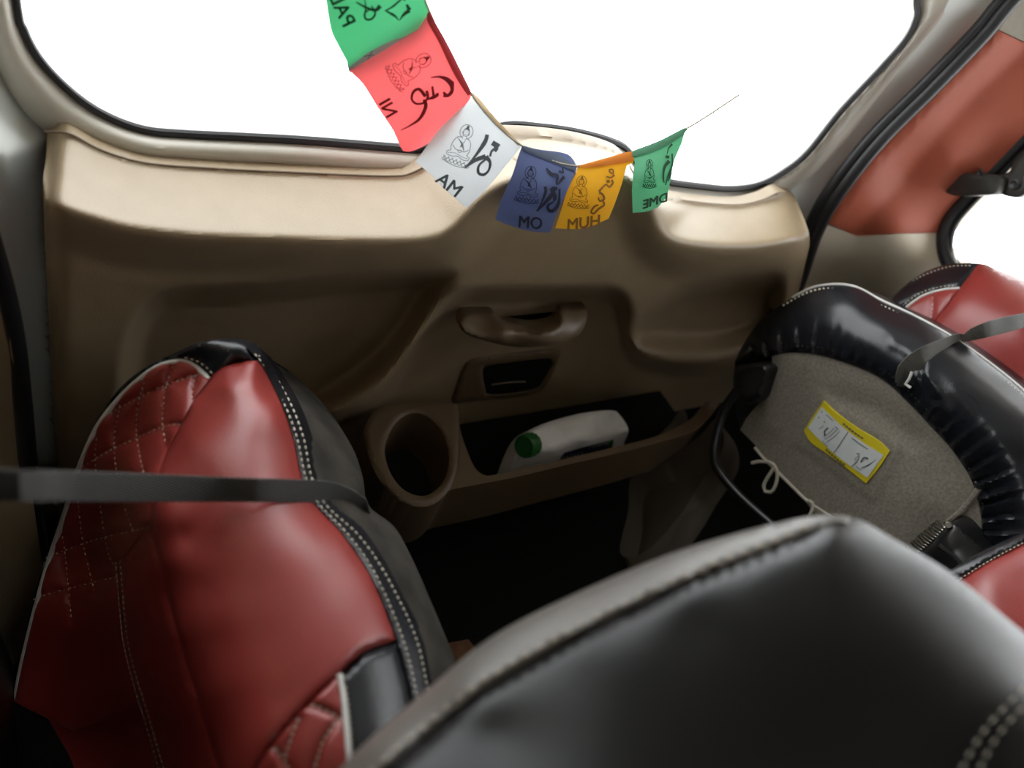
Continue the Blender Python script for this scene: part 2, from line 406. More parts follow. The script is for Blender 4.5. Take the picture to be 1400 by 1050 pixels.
recR = side([(840, 500), (872, 448), (925, 408), (990, 392), (1050, 384), (1120, 384)], 16) * (1 - side([(1061, 330), (1062, 400), (1054, 480)][::-1], 13)) * (1 - side([(840, 452), (890, 468), (960, 472), (1010, 464), (1090, 436)], 20))
low = side([(300, 660), (420, 588), (460, 572), (500, 560), (530, 534), (560, 488), (590, 441), (612, 413), (640, 404), (700, 402), (800, 401), (838, 403), (852, 417), (856, 445), (862, 476), (882, 495), (930, 507), (980, 506), (1030, 482), (1120, 425)], 9)
dmap = dmap - .080 * recL * (1 - low) - .070 * recR * (1 - low) - .056 * low
left_e = dist(Q, [(68, 150), (66, 235), (62, 270), (64, 350), (70, 480), (80, 700)], signed=True)
dmap -= .035 * np.exp(-np.clip(np.abs(left_e), 0, 200) / 8)
right_e = dist(Q, [(1085, 262), (1107, 330), (1104, 350), (1085, 420), (1040, 520)])
dmap -= .03 * np.exp(-right_e / 9)
dmap = dmap.reshape(GX.shape)
def blur(a, sig):
    k = np.exp(-.5 * (np.arange(-12, 13) / sig) ** 2); k /= k.sum()
    for ax in (0, 1):
        b = np.pad(a, [(12, 12) if i == ax else (0, 0) for i in (0, 1)], mode='edge')
        a = sum(k[i] * np.take(b, range(i, i + a.shape[ax]), ax) for i in range(25))
    return a
dmap = blur(dmap, 2.3)
def depth_at(q):
    q = np.atleast_2d(q); fx = np.clip((q[:, 0] - gx[0]) / 2, 0, len(gx) - 1.001); fy = np.clip((q[:, 1] - gy[0]) / 2, 0, len(gy) - 1.001)
    i, j = fx.astype(int), fy.astype(int); a, b = fx - i, fy - j
    return dmap[j, i] * (1 - a) * (1 - b) + dmap[j, i + 1] * a * (1 - b) + dmap[j + 1, i] * (1 - a) * b + dmap[j + 1, i + 1] * a * b
class Trim:
    def __call__(s, p): return (D - depth_at(p)) / rays(p)[:, 1]
TR = Trim()
trim_poly = np.concatenate([cr([(70, 184)] + groove[1:-1] + [(1066, 262), (1085, 266)], 6), cr([(1086, 268), (1100, 300), (1107, 328), (1102, 356), (1085, 420), (1045, 520), (1000, 620)], 8),
                            np.array([(960, 700), (860, 770), (500, 770), (86, 765)]), cr([(78, 640), (70, 480), (64, 350), (62, 272), (66, 235), (68, 190)], 8)])
hol = cr([(686, 434), (720, 430), (764, 427), (763, 439), (752, 446), (730, 449), (706, 446), (690, 440)], 4, True)
hol_out = cr([(670, 415), (780, 408), (780, 450), (730, 470), (680, 460)], 6, True)
bi = cr([(660, 508), (668, 500), (709, 494), (749, 490), (755, 497), (745, 519), (729, 534), (671, 541), (664, 531)], 4, True)
patch('trim_panel', trim_poly, TR, M['beige'], tg, 4.2, [hol, cr(offset_poly(bi, -5)[::2], 6, True)], ext=(0, .02, 0))
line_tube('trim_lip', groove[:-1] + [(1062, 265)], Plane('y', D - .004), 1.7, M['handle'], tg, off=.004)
# lid on the raised middle
lid = [(722, 190), (780, 196), (830, 208), (850, 222), (800, 228), (735, 226), (700, 214)]
patch('wiper_cover', cr(lid, 5, True), TR, M['beige'], tg, 6, puff=.003, pw=6, off=.001)
# pull handle
hp = Surf([(632, 440, 'y', .565), (668, 432, 'y', .575), (690, 460, 'y', .535), (735, 464, 'y', .525), (770, 458, 'y', .53), (795, 440, 'y', .55), (788, 422, 'y', .575), (700, 474, 'y', .535), (760, 452, 'y', .53)])
handle = cr([(632, 429), (655, 426), (674, 428), (686, 441), (705, 450), (730, 453), (754, 449), (764, 440), (766, 426), (782, 421), (802, 421), (801, 440), (791, 458), (770, 469), (735, 474), (700, 474), (664, 466), (640, 458), (628, 446)], 4, True)
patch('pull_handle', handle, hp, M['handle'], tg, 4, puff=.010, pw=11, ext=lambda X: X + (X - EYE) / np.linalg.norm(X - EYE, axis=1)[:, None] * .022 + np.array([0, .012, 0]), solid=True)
tag(patch('handle_recess_shade', hol_out, Plane('y', D + .012), M['blackplastic'], tg, 8), 'black backing painting in the shade behind the pull handle')  # black sheet stands in for the shade inside the brown hollow
# latch bezel and its lever
bo = cr([(619, 551), (623, 534), (633, 506), (646, 493), (682, 486), (757, 479), (765, 485), (752, 516), (735, 537), (682, 545), (640, 550)], 5, True)
bi = cr([(660, 508), (668, 500), (709, 494), (749, 490), (755, 497), (745, 519), (729, 534), (671, 541), (664, 531)], 4, True)
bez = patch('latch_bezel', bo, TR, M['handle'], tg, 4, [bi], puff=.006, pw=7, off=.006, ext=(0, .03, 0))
lv = Plane('y', D - .008)
patch('latch_lever', cr([(645, 520), (655, 490), (765, 478), (768, 505), (740, 545), (660, 552)], 6, True), Plane('y', D - .014), M['blackplastic'], tg, 5, puff=.004, pw=10)
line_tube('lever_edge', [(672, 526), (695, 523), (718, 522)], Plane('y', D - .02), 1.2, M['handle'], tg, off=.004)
# pocket and cup holder: level rim 0.11 above the tailgate foot
rim = Plane('z', .11)
cup = cr([(526, 615), (534, 588), (552, 569), (572, 565), (592, 575), (608, 598), (614, 628), (608, 655), (592, 673), (573, 678), (550, 668), (533, 645)], 4, True)
cup_o = np.concatenate([cr([(625, 552), (627, 575), (627, 620), (623, 648), (612, 672), (595, 688), (576, 693), (552, 688), (528, 668), (510, 640), (500, 606), (500, 580), (520, 556), (560, 552)], 4), ])
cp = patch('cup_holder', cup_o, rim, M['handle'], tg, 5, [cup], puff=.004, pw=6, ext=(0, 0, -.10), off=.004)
patch('cup_bottom', cup, Plane('z', .015), M['blackplastic'], tg, 10)
open_ = np.concatenate([cr([(626, 560), (630, 590), (638, 614), (650, 640), (664, 650), (682, 648)], 4), cr([(760, 630), (837, 612), (901, 595), (945, 572), (966, 548)], 6)])
pocket_o = np.concatenate([cr([(627, 560), (628, 620), (622, 650), (612, 672), (618, 669)], 5), cr([(702, 653), (760, 639), (838, 621), (903, 604), (955, 585), (985, 552)], 6), open_[::-1][:-1]])
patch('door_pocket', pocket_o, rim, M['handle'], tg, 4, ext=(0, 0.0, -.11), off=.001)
pfl = [P(x, y, 'z', .11) for x, y in [(640, 664), (702, 653), (760, 639), (838, 621), (903, 604), (955, 585), (985, 552)]]
pfl = [px_of((p[0], p[1] + .004, .004)) for p in pfl] + [px_of((pfl[-1][0], .60, .004)), px_of((pfl[0][0] - .02, .60, .004))]
patch('pocket_floor', pfl, Plane('z', .004), M['black_carpet'], tg, 30)
pb = [EYE + rays((x, y))[0] * scale((x, y), ('z', .11))[0] for x, y in [(560, 692), (700, 652), (838, 620), (955, 584)]]
tag(patch('lower_panel', [(500, 690), (620, 700), (880, 660), (885, 690), (872, 800), (700, 900), (500, 900)], Surf([(500, 690, 'y', .52), (880, 660, 'y', .52), (700, 800, 'y', .50), (872, 800, 'y', .50), (500, 900, 'y', .47), (700, 900, 'y', .47)]), M['black_carpet'], tg, 20, ext=(0, .03, 0)), 'black carpeted lower panel')
patch('foot_trim', cr([(884, 676), (930, 655), (975, 625), (1000, 600), (1010, 640), (980, 690), (945, 745), (900, 790), (868, 790), (878, 730)], 8, True), Surf([(884, 676, 's', 1.30), (1000, 600, 's', 1.33), (945, 745, 's', 1.2), (870, 790, 's', 1.2), (930, 700, 's', 1.24), (1000, 650, 's', 1.28)]), M['darktrim'], tg, 8, puff=.006, pw=10, ext=(0, .05, 0))
line_tube('pocket_seam', [(632, 590), (680, 580), (738, 570)], TR, 1.3, M['handle'], tg, off=.001)

# ---- left side: weatherstrip and pillar trim
ws = Surf([(-40, 250, 'y', .545), (0, 352, 'y', .545), (38, 640, 'y', .545), (60, 780, 'y', .545)])
patch('pillar_trim', [(-160, 100), (-60, 150), (-12, 370), (12, 450), (30, 570), (42, 660), (62, 800), (90, 1000), (-160, 1000)], Surf([(-60, 150, 'y', .54), (12, 450, 'y', .54), (42, 660, 'y', .54), (90, 1000, 'y', .54), (-160, 300, 'x', -.15), (-150, 800, 'x', -.155), (-160, 1000, 'x', -.157), (-40, 800, 'x', -.10)]), M['beige'], wl, 16, ext=(-.02, .05, 0))
line_tube('weatherstrip', [(-70, 100), (-40, 230), (-10, 330), (10, 405), (24, 480), (32, 560), (40, 645), (60, 800)], ws, 11, M['strip'], wl, n=10, step=12)

# ---- right side: weatherstrip, red pillar, beige lower trim, quarter window with latch
wsr = [(1440, -60), (1376, 10), (1345, 48), (1274, 122), (1200, 196), (1142, 270), (1117, 315), (1104, 350), (1088, 395), (1060, 450)]
line_tube('weatherstrip', wsr, Plane('y', .588), 10, M['strip'], wr, n=10, step=12)
line_tube('weatherstrip_lip', [(a - 9, b - 9) for a, b in wsr], Plane('y', .600), 8, M['strip'], wr, n=10, step=12)
RP = Surf([(1132, 305, 'y', .60), (1190, 225, 'y', .60), (1266, 145, 'y', .60), (1363, 42, 'y', .60), (1170, 322, 'y', .572), (1235, 244, 'y', .578), (1319, 145, 'y', .578), (1400, 69, 'y', .575), (1277, 316, 'x', 1.375), (1311, 267, 'x', 1.375), (1357, 225, 'x', 1.375), (1400, 179, 'x', 1.375), (1440, 140, 'x', 1.375), (1225, 318, 'y', .53), (1300, 220, 'y', .545), (1283, 350, 'x', 1.38), (1160, 360, 'y', .565), (1117, 335, 'y', .60), (1090, 395, 'y', .60), (1200, 390, 'y', .52), (1300, 420, 'x', 1.39), (1150, 460, 'y', .56), (1250, 480, 'x', 1.39)])
red_p = [(1365, 42), (1400, 58), (1450, 70), (1460, 138), (1410, 188), (1364, 233), (1318, 275), (1294, 303), (1284, 318), (1224, 319), (1171, 323), (1131, 305), (1142, 288), (1190, 226), (1266, 146), (1330, 80)]
vl = cr([(1168, 326), (1235, 244), (1319, 145), (1410, 58)], 10)
def valley(q): e = dist(q, vl, signed=True); return -.010 * np.exp(-(np.abs(e) / 22) ** 1.4) + .006 * np.exp(-((e + 34) / 20) ** 2)
patch('upper_pillar_trim', red_p, RP, M['redtrim'], wr, 7, puff=.004, pw=6, ext=(.05, .06, 0), off=.002, disp=valley)
tag(wr.children[-1], 'brick red padded upper pillar trim')
patch('lower_pillar_trim', [(1131, 306), (1171, 324), (1224, 320), (1284, 319), (1292, 345), (1308, 372), (1330, 420), (1330, 520), (1060, 560), (1050, 470), (1085, 410), (1103, 362), (1117, 330)], RP, M['beige_lit'], wr, 9, ext=(.05, .06, 0))
patch('headliner_edge', [(1389, 2), (1420, -30), (1480, -30), (1480, 80), (1400, 57), (1366, 41)], RP, M['headliner'], wr, 9, ext=(.05, .06, 0), off=.002)
boxes('side_panel', [((1.40, -.70, -.10), (1.44, .46, .495))], M['beige_lit'], wr)
w2 = empty('window_2', (1.38, .2, .5)); tag(w2, 'side quarter window at the right edge, glaring white', 'window', kind='structure')
sw = Plane('x', 1.385)
def sx(y, z): return px_of((1.385, y, z))
seal = [(1500, 90), (1450, 138), (1402, 188), (1358, 233), (1316, 276), (1297, 300), (1290, 325), (1294, 352), (1312, 380), (1345, 402), (1420, 440), (1500, 480)]
line_tube('rubber_seal', seal, sw, 9.5, M['strip'], w2, n=10, step=10)
line_tube('seal_bead', [(a + 9, b + 7) for a, b in seal], sw, 4, M['strip'], w2, n=8, step=10)
patch('glass', seal + [sx(-.45, .50), sx(-.45, 1.0)], Plane('x', 1.40), M['glass'], w2, 80)
la = Surf([(1290, 250, 'x', 1.345), (1333, 250, 'x', 1.335), (1368, 252, 'x', 1.35), (1390, 252, 'x', 1.372), (1390, 220, 'x', 1.375), (1350, 235, 'x', 1.335)])
patch('window_latch', cr([(1287, 251), (1292, 242), (1303, 238), (1334, 237), (1372, 242), (1365, 263), (1335, 267), (1308, 268), (1292, 262)], 4, True), la, M['greyplastic'], w2, 5, puff=.003, pw=6, ext=(.03, .0, 0), solid=True)
patch('latch_bracket', cr([(1364, 243), (1380, 234), (1386, 220), (1402, 204), (1420, 200), (1420, 228), (1404, 236), (1400, 246), (1408, 256), (1400, 266), (1386, 270), (1366, 263)], 4, True), Plane('x', 1.37), M['greyplastic'], w2, 5, puff=.003, pw=6, ext=(.02, 0, 0), solid=True)
line_tube('latch_pivot', [(1336, 238), (1340, 233), (1344, 239)], la, 3, M['blackplastic'], w2, off=.006)
def disc(name, x, y, k, v, rpx, axis, h, material, parent, n=20, ribs=0):
    c = P(x, y, k, v); ax = np.asarray(axis, float); ax /= np.linalg.norm(ax); r = rpx * np.linalg.norm(c - EYE) / F / 1.05
    u = np.cross(ax, (0, 0, 1.0)); u /= np.linalg.norm(u); vv = np.cross(ax, u); V, Fc = [], []
    prof = [(0, .0), (1.0, .0), (1.0, .82), (.94, .95), (.85, 1.0), (.55, 1.0), (.5, .96), (0, .96)]
    for k_, (pr, ph) in enumerate(prof):
        for i in range(n):
            rr_ = pr * (1 - (.05 if ribs and i % 2 and k_ in (1, 2) else 0))
            V.append(c + ax * h * ph + r * rr_ * (math.cos(2 * math.pi * i / n) * u + math.sin(2 * math.pi * i / n) * vv))
    for k_ in range(len(prof) - 1):
        for i in range(n): Fc.append((k_ * n + i, k_ * n + (i + 1) % n, (k_ + 1) * n + (i + 1) % n, (k_ + 1) * n + i))
    return obj(name, V, Fc, material, parent, sharp=30)
disc('latch_screw', 1387, 252, 'x', 1.366, 6, (-1, 0, 0), .006, M['blackplastic'], w2)

# ================================================================== LEFT JUMP SEAT (cushion folded up against the side wall)
LS = Surf([(273, 467, 'y', .428), (310, 464, 'y', .428), (338, 472, 'y', .42), (239, 482, 'y', .434), (199, 505, 'y', .438), (132, 575, 'y', .438), (90, 670, 'y', .438), (60, 780, 'y', .43), (30, 900, 'y', .37), (10, 1050, 'z', .0), (0, 1100, 'z', -.01), (318, 482, 'z', .449), (345, 520, 'z', .449), (310, 530, 'z', .447),
    (291, 512, 'y', .405), (328, 495, 'y', .41), (350, 493, 'y', .405), (249, 496, 'y', .43),
    (385, 552, 'z', .437), (412, 653, 'z', .437), (430, 687, 'z', .437), (471, 732, 'z', .437), (517, 805, 'z', .437), (542, 871, 'z', .437), (565, 950, 'z', .437), (590, 1060, 'z', .43),
    (262, 548, 'z', .425), (248, 580, 'z', .42), (212, 660, 'z', .42), (206, 709, 'z', .415), (219, 769, 'z', .415), (242, 864, 'z', .413), (270, 956, 'z', .41), (302, 1060, 'z', .41),
    (187, 599, 'y', .405), (160, 700, 'y', .39), (158, 773, 'y', .362), (169, 883, 'y', .285), (197, 983, 'y', .215), (217, 1050, 'y', .175), (100, 850, 'y', .365), (110, 1000, 'y', .275),
    (393, 508, 'x', .205), (439, 554, 'x', .212), (494, 655, 'x', .216), (535, 727, 'x', .218), (585, 828, 'x', .22), (617, 901, 'x', .22), (650, 1000, 'x', .22),
    (281, 545, 'z', 0.431), (308, 545, 'z', 0.446), (337, 545, 'z', 0.453), (361, 545, 'z', 0.448), (261, 600, 'z', 0.437), (299, 600, 'z', 0.452), (339, 600, 'z', 0.459), (372, 600, 'z', 0.454), (242, 670, 'z', 0.437), (291, 670, 'z', 0.452), (341, 670, 'z', 0.459), (383, 670, 'z', 0.454), (251, 735, 'z', 0.437), (311, 735, 'z', 0.452), (374, 735, 'z', 0.459), (426, 735, 'z', 0.454), (270, 800, 'z', 0.437), (336, 800, 'z', 0.452), (405, 800, 'z', 0.459), (462, 800, 'z', 0.454), (291, 880, 'z', 0.437), (360, 880, 'z', 0.452), (432, 880, 'z', 0.459), (492, 880, 'z', 0.454), (315, 960, 'z', 0.437), (383, 960, 'z', 0.452), (455, 960, 'z', 0.459), (514, 960, 'z', 0.454), (343, 1050, 'z', 0.437), (409, 1050, 'z', 0.452), (479, 1050, 'z', 0.459), (536, 1050, 'z', 0.454)], 6e-3)
js = empty('jump_seat', (.10, .25, -.09), label='red jump seat cushion with quilted inset, folded up at the left behind the black strap', cat='car seat', group='folding jump seats')
_cr = cr([(300, 480), (291, 512), (262, 548), (248, 580), (212, 660), (206, 709), (219, 769), (242, 864), (270, 956), (302, 1060)], 10)
_se = cr([(345, 470), (385, 552), (412, 653), (430, 687), (471, 732), (517, 805), (542, 871), (565, 950), (590, 1060)], 10)
ROLL = .004
def roll(q):
    a = dist(q, _cr, signed=True); b = dist(q, _se, signed=True); t = np.abs(a) / (np.abs(a) + np.abs(b) + 1e-6)
    ins = (a < 0) & (b > 0)
    return np.where(ins, ROLL * np.sin(np.pi * t), 0) * sm((q[:, 1] - 478) / 60)
far_out = cr([(0, 1080), (28, 900), (55, 785), (85, 690), (122, 595), (160, 535), (198, 503), (239, 482), (273, 468), (310, 464), (338, 472)], 6)
sil = cr([(338, 472), (393, 508), (439, 554), (475, 609), (490, 650), (499, 694), (535, 724), (560, 768), (587, 830), (616, 900), (655, 1000), (670, 1080)], 6)
seam = cr([(338, 474), (360, 502), (385, 552), (402, 599), (414, 653), (430, 687), (471, 732), (510, 792), (542, 873), (562, 947), (590, 1080)], 6)
band = cr([(346, 477), (372, 505), (399, 552), (417, 599), (428, 653), (449, 692), (493, 732), (530, 785), (571, 868), (588, 940), (618, 1080)], 6)
pipe_f = cr([(0, 1060), (32, 900), (60, 790), (82, 722), (98, 672), (107, 643), (132, 586), (164, 544), (199, 512), (224, 498), (249, 494), (268, 502), (286, 519)], 5)
crease = cr([(290, 514), (264, 548), (248, 580), (226, 622), (213, 660), (206, 709), (219, 769), (242, 864), (270, 956), (305, 1075)], 6)
redlow = cr([(542, 875), (498, 891), (462, 923), (411, 973), (375, 1014), (352, 1045), (330, 1085)], 6)
pipe_n = cr([(464, 922), (470, 960), (474, 1000), (480, 1080)], 6)
core_poly = np.concatenate([far_out, sil[1:]])
def drop(X): e = X.copy(); e[:, 2] = .02; return e
patch('cushion_core', core_poly, LS, M['black_carpet'], js, 16, ext=drop, solid=True, off=-.012)
capb = cr([(290, 513), (306, 502), (328, 495), (352, 493)], 5)
patch('black_border', np.concatenate([far_out, seam[:4], capb[::-1], pipe_f[::-1]]), LS, M['black'], js, 6, puff=.004, pw=10, ext=(.012, .012, -.012), off=-.004)
V_, F_b = [], []
for i_, (yy, ins) in enumerate([(-.14, .03), (-.12, .008), (-.09, 0), (.38, 0), (.405, .008), (.42, .03)]):
    V_ += [(-.157, yy, -.02), (-.157, yy, .56 - ins), (-.14, yy, .58 - ins), (-.11 - ins * .3, yy, .56 - ins), (-.086 - ins, yy, .46), (-.082 - ins, yy, -.02)]
    if i_: F_b += [((i_ - 1) * 6 + k, (i_ - 1) * 6 + (k + 1) % 6, i_ * 6 + (k + 1) % 6, i_ * 6 + k) for k in range(6)]
obj('backrest', V_, F_b + [(0, 1, 2, 3, 4, 5), (35, 34, 33, 32, 31, 30)], M['black_soft'], js)
patch('front_roll', np.concatenate([capb, seam[4:-16][:], redlow, crease[::-1]]) if False else np.concatenate([capb, seam[(seam[:, 1] > 495) & (seam[:, 1] < 874)], redlow, crease[::-1]]), LS, M['red'], js, 6, puff=.006, pw=16, ext=(.01, .01, -.02), off=-.003, disp=roll)
# quilted inset: puffed between its stitched lines
qa = [[(150, 566), (164, 557), (195, 541), (228, 526), (252, 518), (275, 511)], [(100, 646), (118, 635), (150, 616), (187, 599), (224, 583), (248, 580)], [(62, 763), (82, 755), (130, 738), (181, 726), (205, 720)], [(45, 820), (66, 812), (100, 803), (137, 794), (165, 788)]]
qb = [[(236, 500), (228, 525), (224, 547), (222, 580), (227, 610)], [(197, 522), (190, 548), (187, 565), (187, 600), (196, 646), (204, 670)], [(164, 553), (158, 585), (156, 609), (159, 644), (169, 690), (182, 727)], [(132, 598), (130, 620), (131, 644), (137, 696), (149, 760), (161, 778)], [(104, 655), (107, 690), (114, 746), (130, 812)], [(84, 725), (89, 759), (98, 851)], [(267, 512), (264, 530), (262, 548)]]
def quilt(lines, h, wd):
    L = [cr(l, 6) for l in lines]
    def f(q):
        d = np.full(len(q), 1e9)
        for l in L: d = np.minimum(d, dist(q, l))
        return h * np.sqrt(1 - (1 - np.clip(d / wd, 0, 1)) ** 2)
    return f
dseam = [(158, 768), (163, 830), (169, 883), (182, 935), (197, 983), (217, 1052), (222, 1075)]
qpoly = np.concatenate([pipe_f[pipe_f[:, 1] < 1000], crease[(crease[:, 1] < 715)], np.array([(190, 735), (160, 772)]), cr([(158, 775), (163, 830), (169, 883), (182, 935), (190, 965)], 8), np.array([(100, 1000), (20, 960)])])
patch('quilted_inset', qpoly, LS, M['red'], js, 4.5, puff=.003, pw=8, ext=(.01, .01, -.02), off=-.006, disp=quilt(qa + qb, .0075, 16))
patch('side_panel', np.concatenate([np.array([(160, 773), (190, 737)]), crease[crease[:, 1] > 712], np.array([(222, 1080)]), np.array(dseam)[::-1][1:-1]]), LS, M['red'], js, 7, puff=.006, pw=14, ext=(.01, .01, -.02), off=-.005)
patch('lower_panel', np.concatenate([np.array([(190, 965)] + dseam[4:]), np.array([(60, 1090), (0, 1090), (20, 960), (100, 1000)])]), LS, M['red'], js, 12, off=-.006, ext=(.01, .01, -.02))
qn = [[(425, 963), (445, 971), (464, 981)], [(464, 980), (450, 1000), (439, 1020), (428, 1060)], [(409, 982), (396, 1015), (387, 1045)], [(375, 1022), (388, 1040), (400, 1060)]]
patch('quilted_inset', np.concatenate([pipe_n, redlow[redlow[:, 0] < 462][::-1]]), LS, M['red'], js, 4.5, puff=.003, pw=8, ext=(.01, .01, -.02), off=-.006, disp=lambda q: quilt(qn, .005, 14)(q) + roll(q))
patch('black_bolster', np.concatenate([np.array([(543, 878)]), seam[seam[:, 1] > 880], pipe_n[::-1], np.array([(466, 924), (498, 893)])]), LS, M['black'], js, 6, puff=.006, pw=12, ext=(.01, .01, -.02), off=-.004, disp=roll)
patch('seam_band', np.concatenate([seam, band[::-1]]), LS, M['black'], js, 4, puff=.002, pw=5, ext=(.01, .01, -.01), off=.001)
patch('suede_side', np.concatenate([band, sil[::-1]]), LS, M['suede'], js, 7, puff=.006, pw=16, ext=(.012, .012, -.02), off=-.004)
line_tube('piping', pipe_f, LS, 3.4, M['piping'], js, off=-.001)
line_tube('piping', pipe_n, Rolled(LS), 4.2, M['piping'], js, off=.001)
def shift(l, dx, dy=0): return [(a + dx, b + dy) for a, b in l]
s1 = [tuple(q) for q in seam * .68 + cr(band, 6)[np.linspace(0, len(cr(band, 6)) - 1, len(seam)).astype(int)] * .32]
bi_ = band[np.linspace(0, len(band) - 1, len(seam)).astype(int)]
stitches('stitching', [(seam * .72 + bi_ * .28)[2:], (seam * .12 + bi_ * .88)[2:]], LS, M['thread'], js, 5.6, 3.2, 1.05, .0045)
stitches('stitching', qa + qb, LS, M['thread'], js, 4.6, 2.6, .85, .0005)
stitches('stitching', qn, Rolled(LS), M['thread'], js, 7, 3, 1.3, .0005)
stitches('stitching', [dseam, shift(dseam, 6, -2)], LS, M['thread'], js, 5, 3, .8, .0025)
stitches('stitching', [cr([(252, 489), (270, 494), (284, 504), (292, 513)], 5), shift(pipe_n, 6)], Rolled(LS), M['thread'], js, 5, 3, .8, .003)

# strap over the left seat
sp = [P(-60, 660, 'x', -.10), P(0, 663, 's', .335), P(100, 665, 's', .385), P(200, 667, 's', .43), on(LS, [(300, 669)], .022)[0], on(LS, [(350, 670)], .020)[0]]
sp += [on(LS, [(400, 671)], .016)[0], on(LS, [(430, 672)], .013)[0], on(LS, [(455, 674)], .010)[0], on(LS, [(475, 680)], .008)[0], on(LS, [(492, 689)], .007)[0], on(LS, [(499, 702)], .002)[0] + np.array([.004, .004, -.02])]
sp3 = cr(sp, .012)
upv = np.array([(R3 @ np.array([.05, 1, .25]))] * len(sp3))
q_ = np.array([px_of(p) for p in sp3]); tt = np.gradient(q_, axis=0); nn = np.stack([tt[:, 1], -tt[:, 0]], 1); nn /= np.linalg.norm(nn, axis=1)[:, None]
upv = np.array([R3 @ np.array([a, -b, .15]) for a, b in nn])
sc_ = np.array([-(R3.T @ (p - EYE))[2] for p in sp3]); hw = np.interp(q_[:, 0], [-60, 0, 200, 400, 450, 495], [24, 22.5, 19.5, 16, 15, 11]) * sc_ / F
tag(tube('retaining_strap', sp3, hw, M['webbing'], None, 12, flat=.0011, up=upv), 'dark ribbed webbing strap pulled across the folded red seat at the left', 'strap', 'seat retaining straps')

# ================================================================== RIGHT JUMP SEAT (cushion folded up, underside showing)
RS = Surf([(1120, 391, 'x', 1.075), (1165, 391, 'x', 1.08), (1206, 411, 'x', 1.08), (1247, 430, 'x', 1.08), (1288, 452, 'x', 1.08), (1321, 473, 'x', 1.08), (1361, 502, 'x', 1.08), (1400, 534, 'x', 1.08), (1460, 590, 'x', 1.08),
    (1083, 407, 'x', 1.055), (1042, 436, 'x', 1.03), (1017, 469, 'x', 1.015), (1005, 493, 'x', 1.01),
    (1110, 430, 'x', 1.02), (1160, 425, 'x', 1.03), (1210, 455, 'x', 1.02), (1260, 490, 'x', 1.012), (1310, 530, 'x', 1.008), (1360, 590, 'x', 1.0), (1390, 660, 'x', 1.0), (1400, 740, 'x', 1.0), (1460, 720, 'x', 1.03), (1060, 455, 'x', 1.01),
    (1034, 491, 'x', 1.005), (1067, 483, 'x', 1.0), (1107, 483, 'x', 1.0), (1144, 491, 'x', 1.0), (1185, 506, 'x', 1.0), (1214, 524, 'x', 1.0), (1239, 547, 'x', 1.0), (1271, 579, 'x', 1.0), (1300, 612, 'x', 1.0), (1325, 649, 'x', 1.0), (1341, 690, 'x', 1.0), (1343, 751, 'x', 1.0),
    (1100, 560, 'x', .995), (1170, 600, 'x', .99), (1250, 680, 'x', .985), (1034, 608, 'x', .985), (1103, 682, 'x', .975), (1180, 740, 'x', .97), (1260, 800, 'x', .97), (1350, 820, 'x', .98)], 3e-3)
j2 = empty('jump_seat', (1.10, .22, -.09), label='right-hand jump seat with its cushion folded up, taupe carpeted underside and yellow sticker showing', cat='car seat', group='folding jump seats')
inner = cr([(1022, 494), (1034, 491), (1067, 483), (1107, 483), (1144, 491), (1185, 506), (1214, 524), (1239, 547), (1271, 579), (1300, 612), (1325, 649), (1339, 690), (1343, 719), (1344, 760), (1342, 800)], 5)
outer = cr([(1005, 494), (1017, 469), (1042, 436), (1083, 407), (1120, 391), (1165, 391), (1206, 411), (1247, 430), (1288, 452), (1321, 473), (1361, 502), (1400, 534), (1460, 590)], 6)
rnd = np.random.RandomState(7); ph = rnd.uniform(0, 6, 6)
def gather(q):
    d, a = dist(q, inner, arc=True)
    wv = np.sin(a * .33 + 1.6 * np.sin(a * .045 + ph[0])) + .55 * np.sin(a * .61 + ph[1] + 1.2 * np.sin(a * .03))
    env = np.exp(-(d / (22 + 14 * np.sin(a * .018 + 1))) ** 1.5) * np.clip(d / 4, 0, 1)
    amp = np.interp(a, [0, 60, 160, 300, 420, 520], [.0045, .0042, .0026, .0034, .0075, .0085])
    e, b_ = dist(q, [(1246, 520), (1262, 512), (1290, 560)], arc=True)
    big = .006 * np.exp(-(e / 11) ** 2) - .005 * np.exp(-(dist(q, [(1258, 498), (1262, 520), (1275, 545), (1283, 548)]) / 5) ** 2)
    big += .004 * np.exp(-(dist(q, [(1222, 470), (1240, 478), (1250, 490)]) / 7) ** 2)
    n_ = .002 * np.sin(q[:, 0] * .045 + 2 * np.sin(q[:, 1] * .03)) * np.sin(q[:, 1] * .05)
    puffc = .010 * np.clip(d / 60, 0, 1) ** .5
    return amp * wv * env + big + n_ + puffc * np.clip((dist(q, outer)) / 25, 0, 1) ** .5
cover = np.concatenate([outer, np.array([(1470, 700), (1460, 830), (1342, 830)]), inner[::-1]])
patch('cushion_cover', cover, RS, M['black'], j2, 4.2, ext=(.012, 0, -.01), off=.004, disp=gather)
under = np.concatenate([np.array([(1056, 500)]), inner[6:] + np.array([4, -4]), np.array([(1335, 850), (1240, 850)]), cr([(1180, 745), (1136, 707), (1103, 682), (1065, 645), (1034, 610), (1012, 588)], 6), cr([(1020, 572), (1044, 542), (1052, 520)], 6)])
def carp(q):
    r = dist(q, [(1118, 528), (1240, 610), (1196, 690), (1080, 605)], True); i = inside(q, np.array([(1118, 528), (1240, 610), (1196, 690), (1080, 605)]))
    return np.where(i, .0025 * sm(r / 6), 0) - .006 * np.exp(-(dist(q, [(1150, 545), (1200, 560), (1250, 600)]) / 16) ** 2) + .004 * np.exp(-(dist(q, [(1080, 490), (1066, 530), (1050, 580)]) / 12) ** 2)
cpt = patch('carpeted_underside', under, RS, M['carpet'], j2, 6, ext=(.015, 0, -.005), disp=carp)
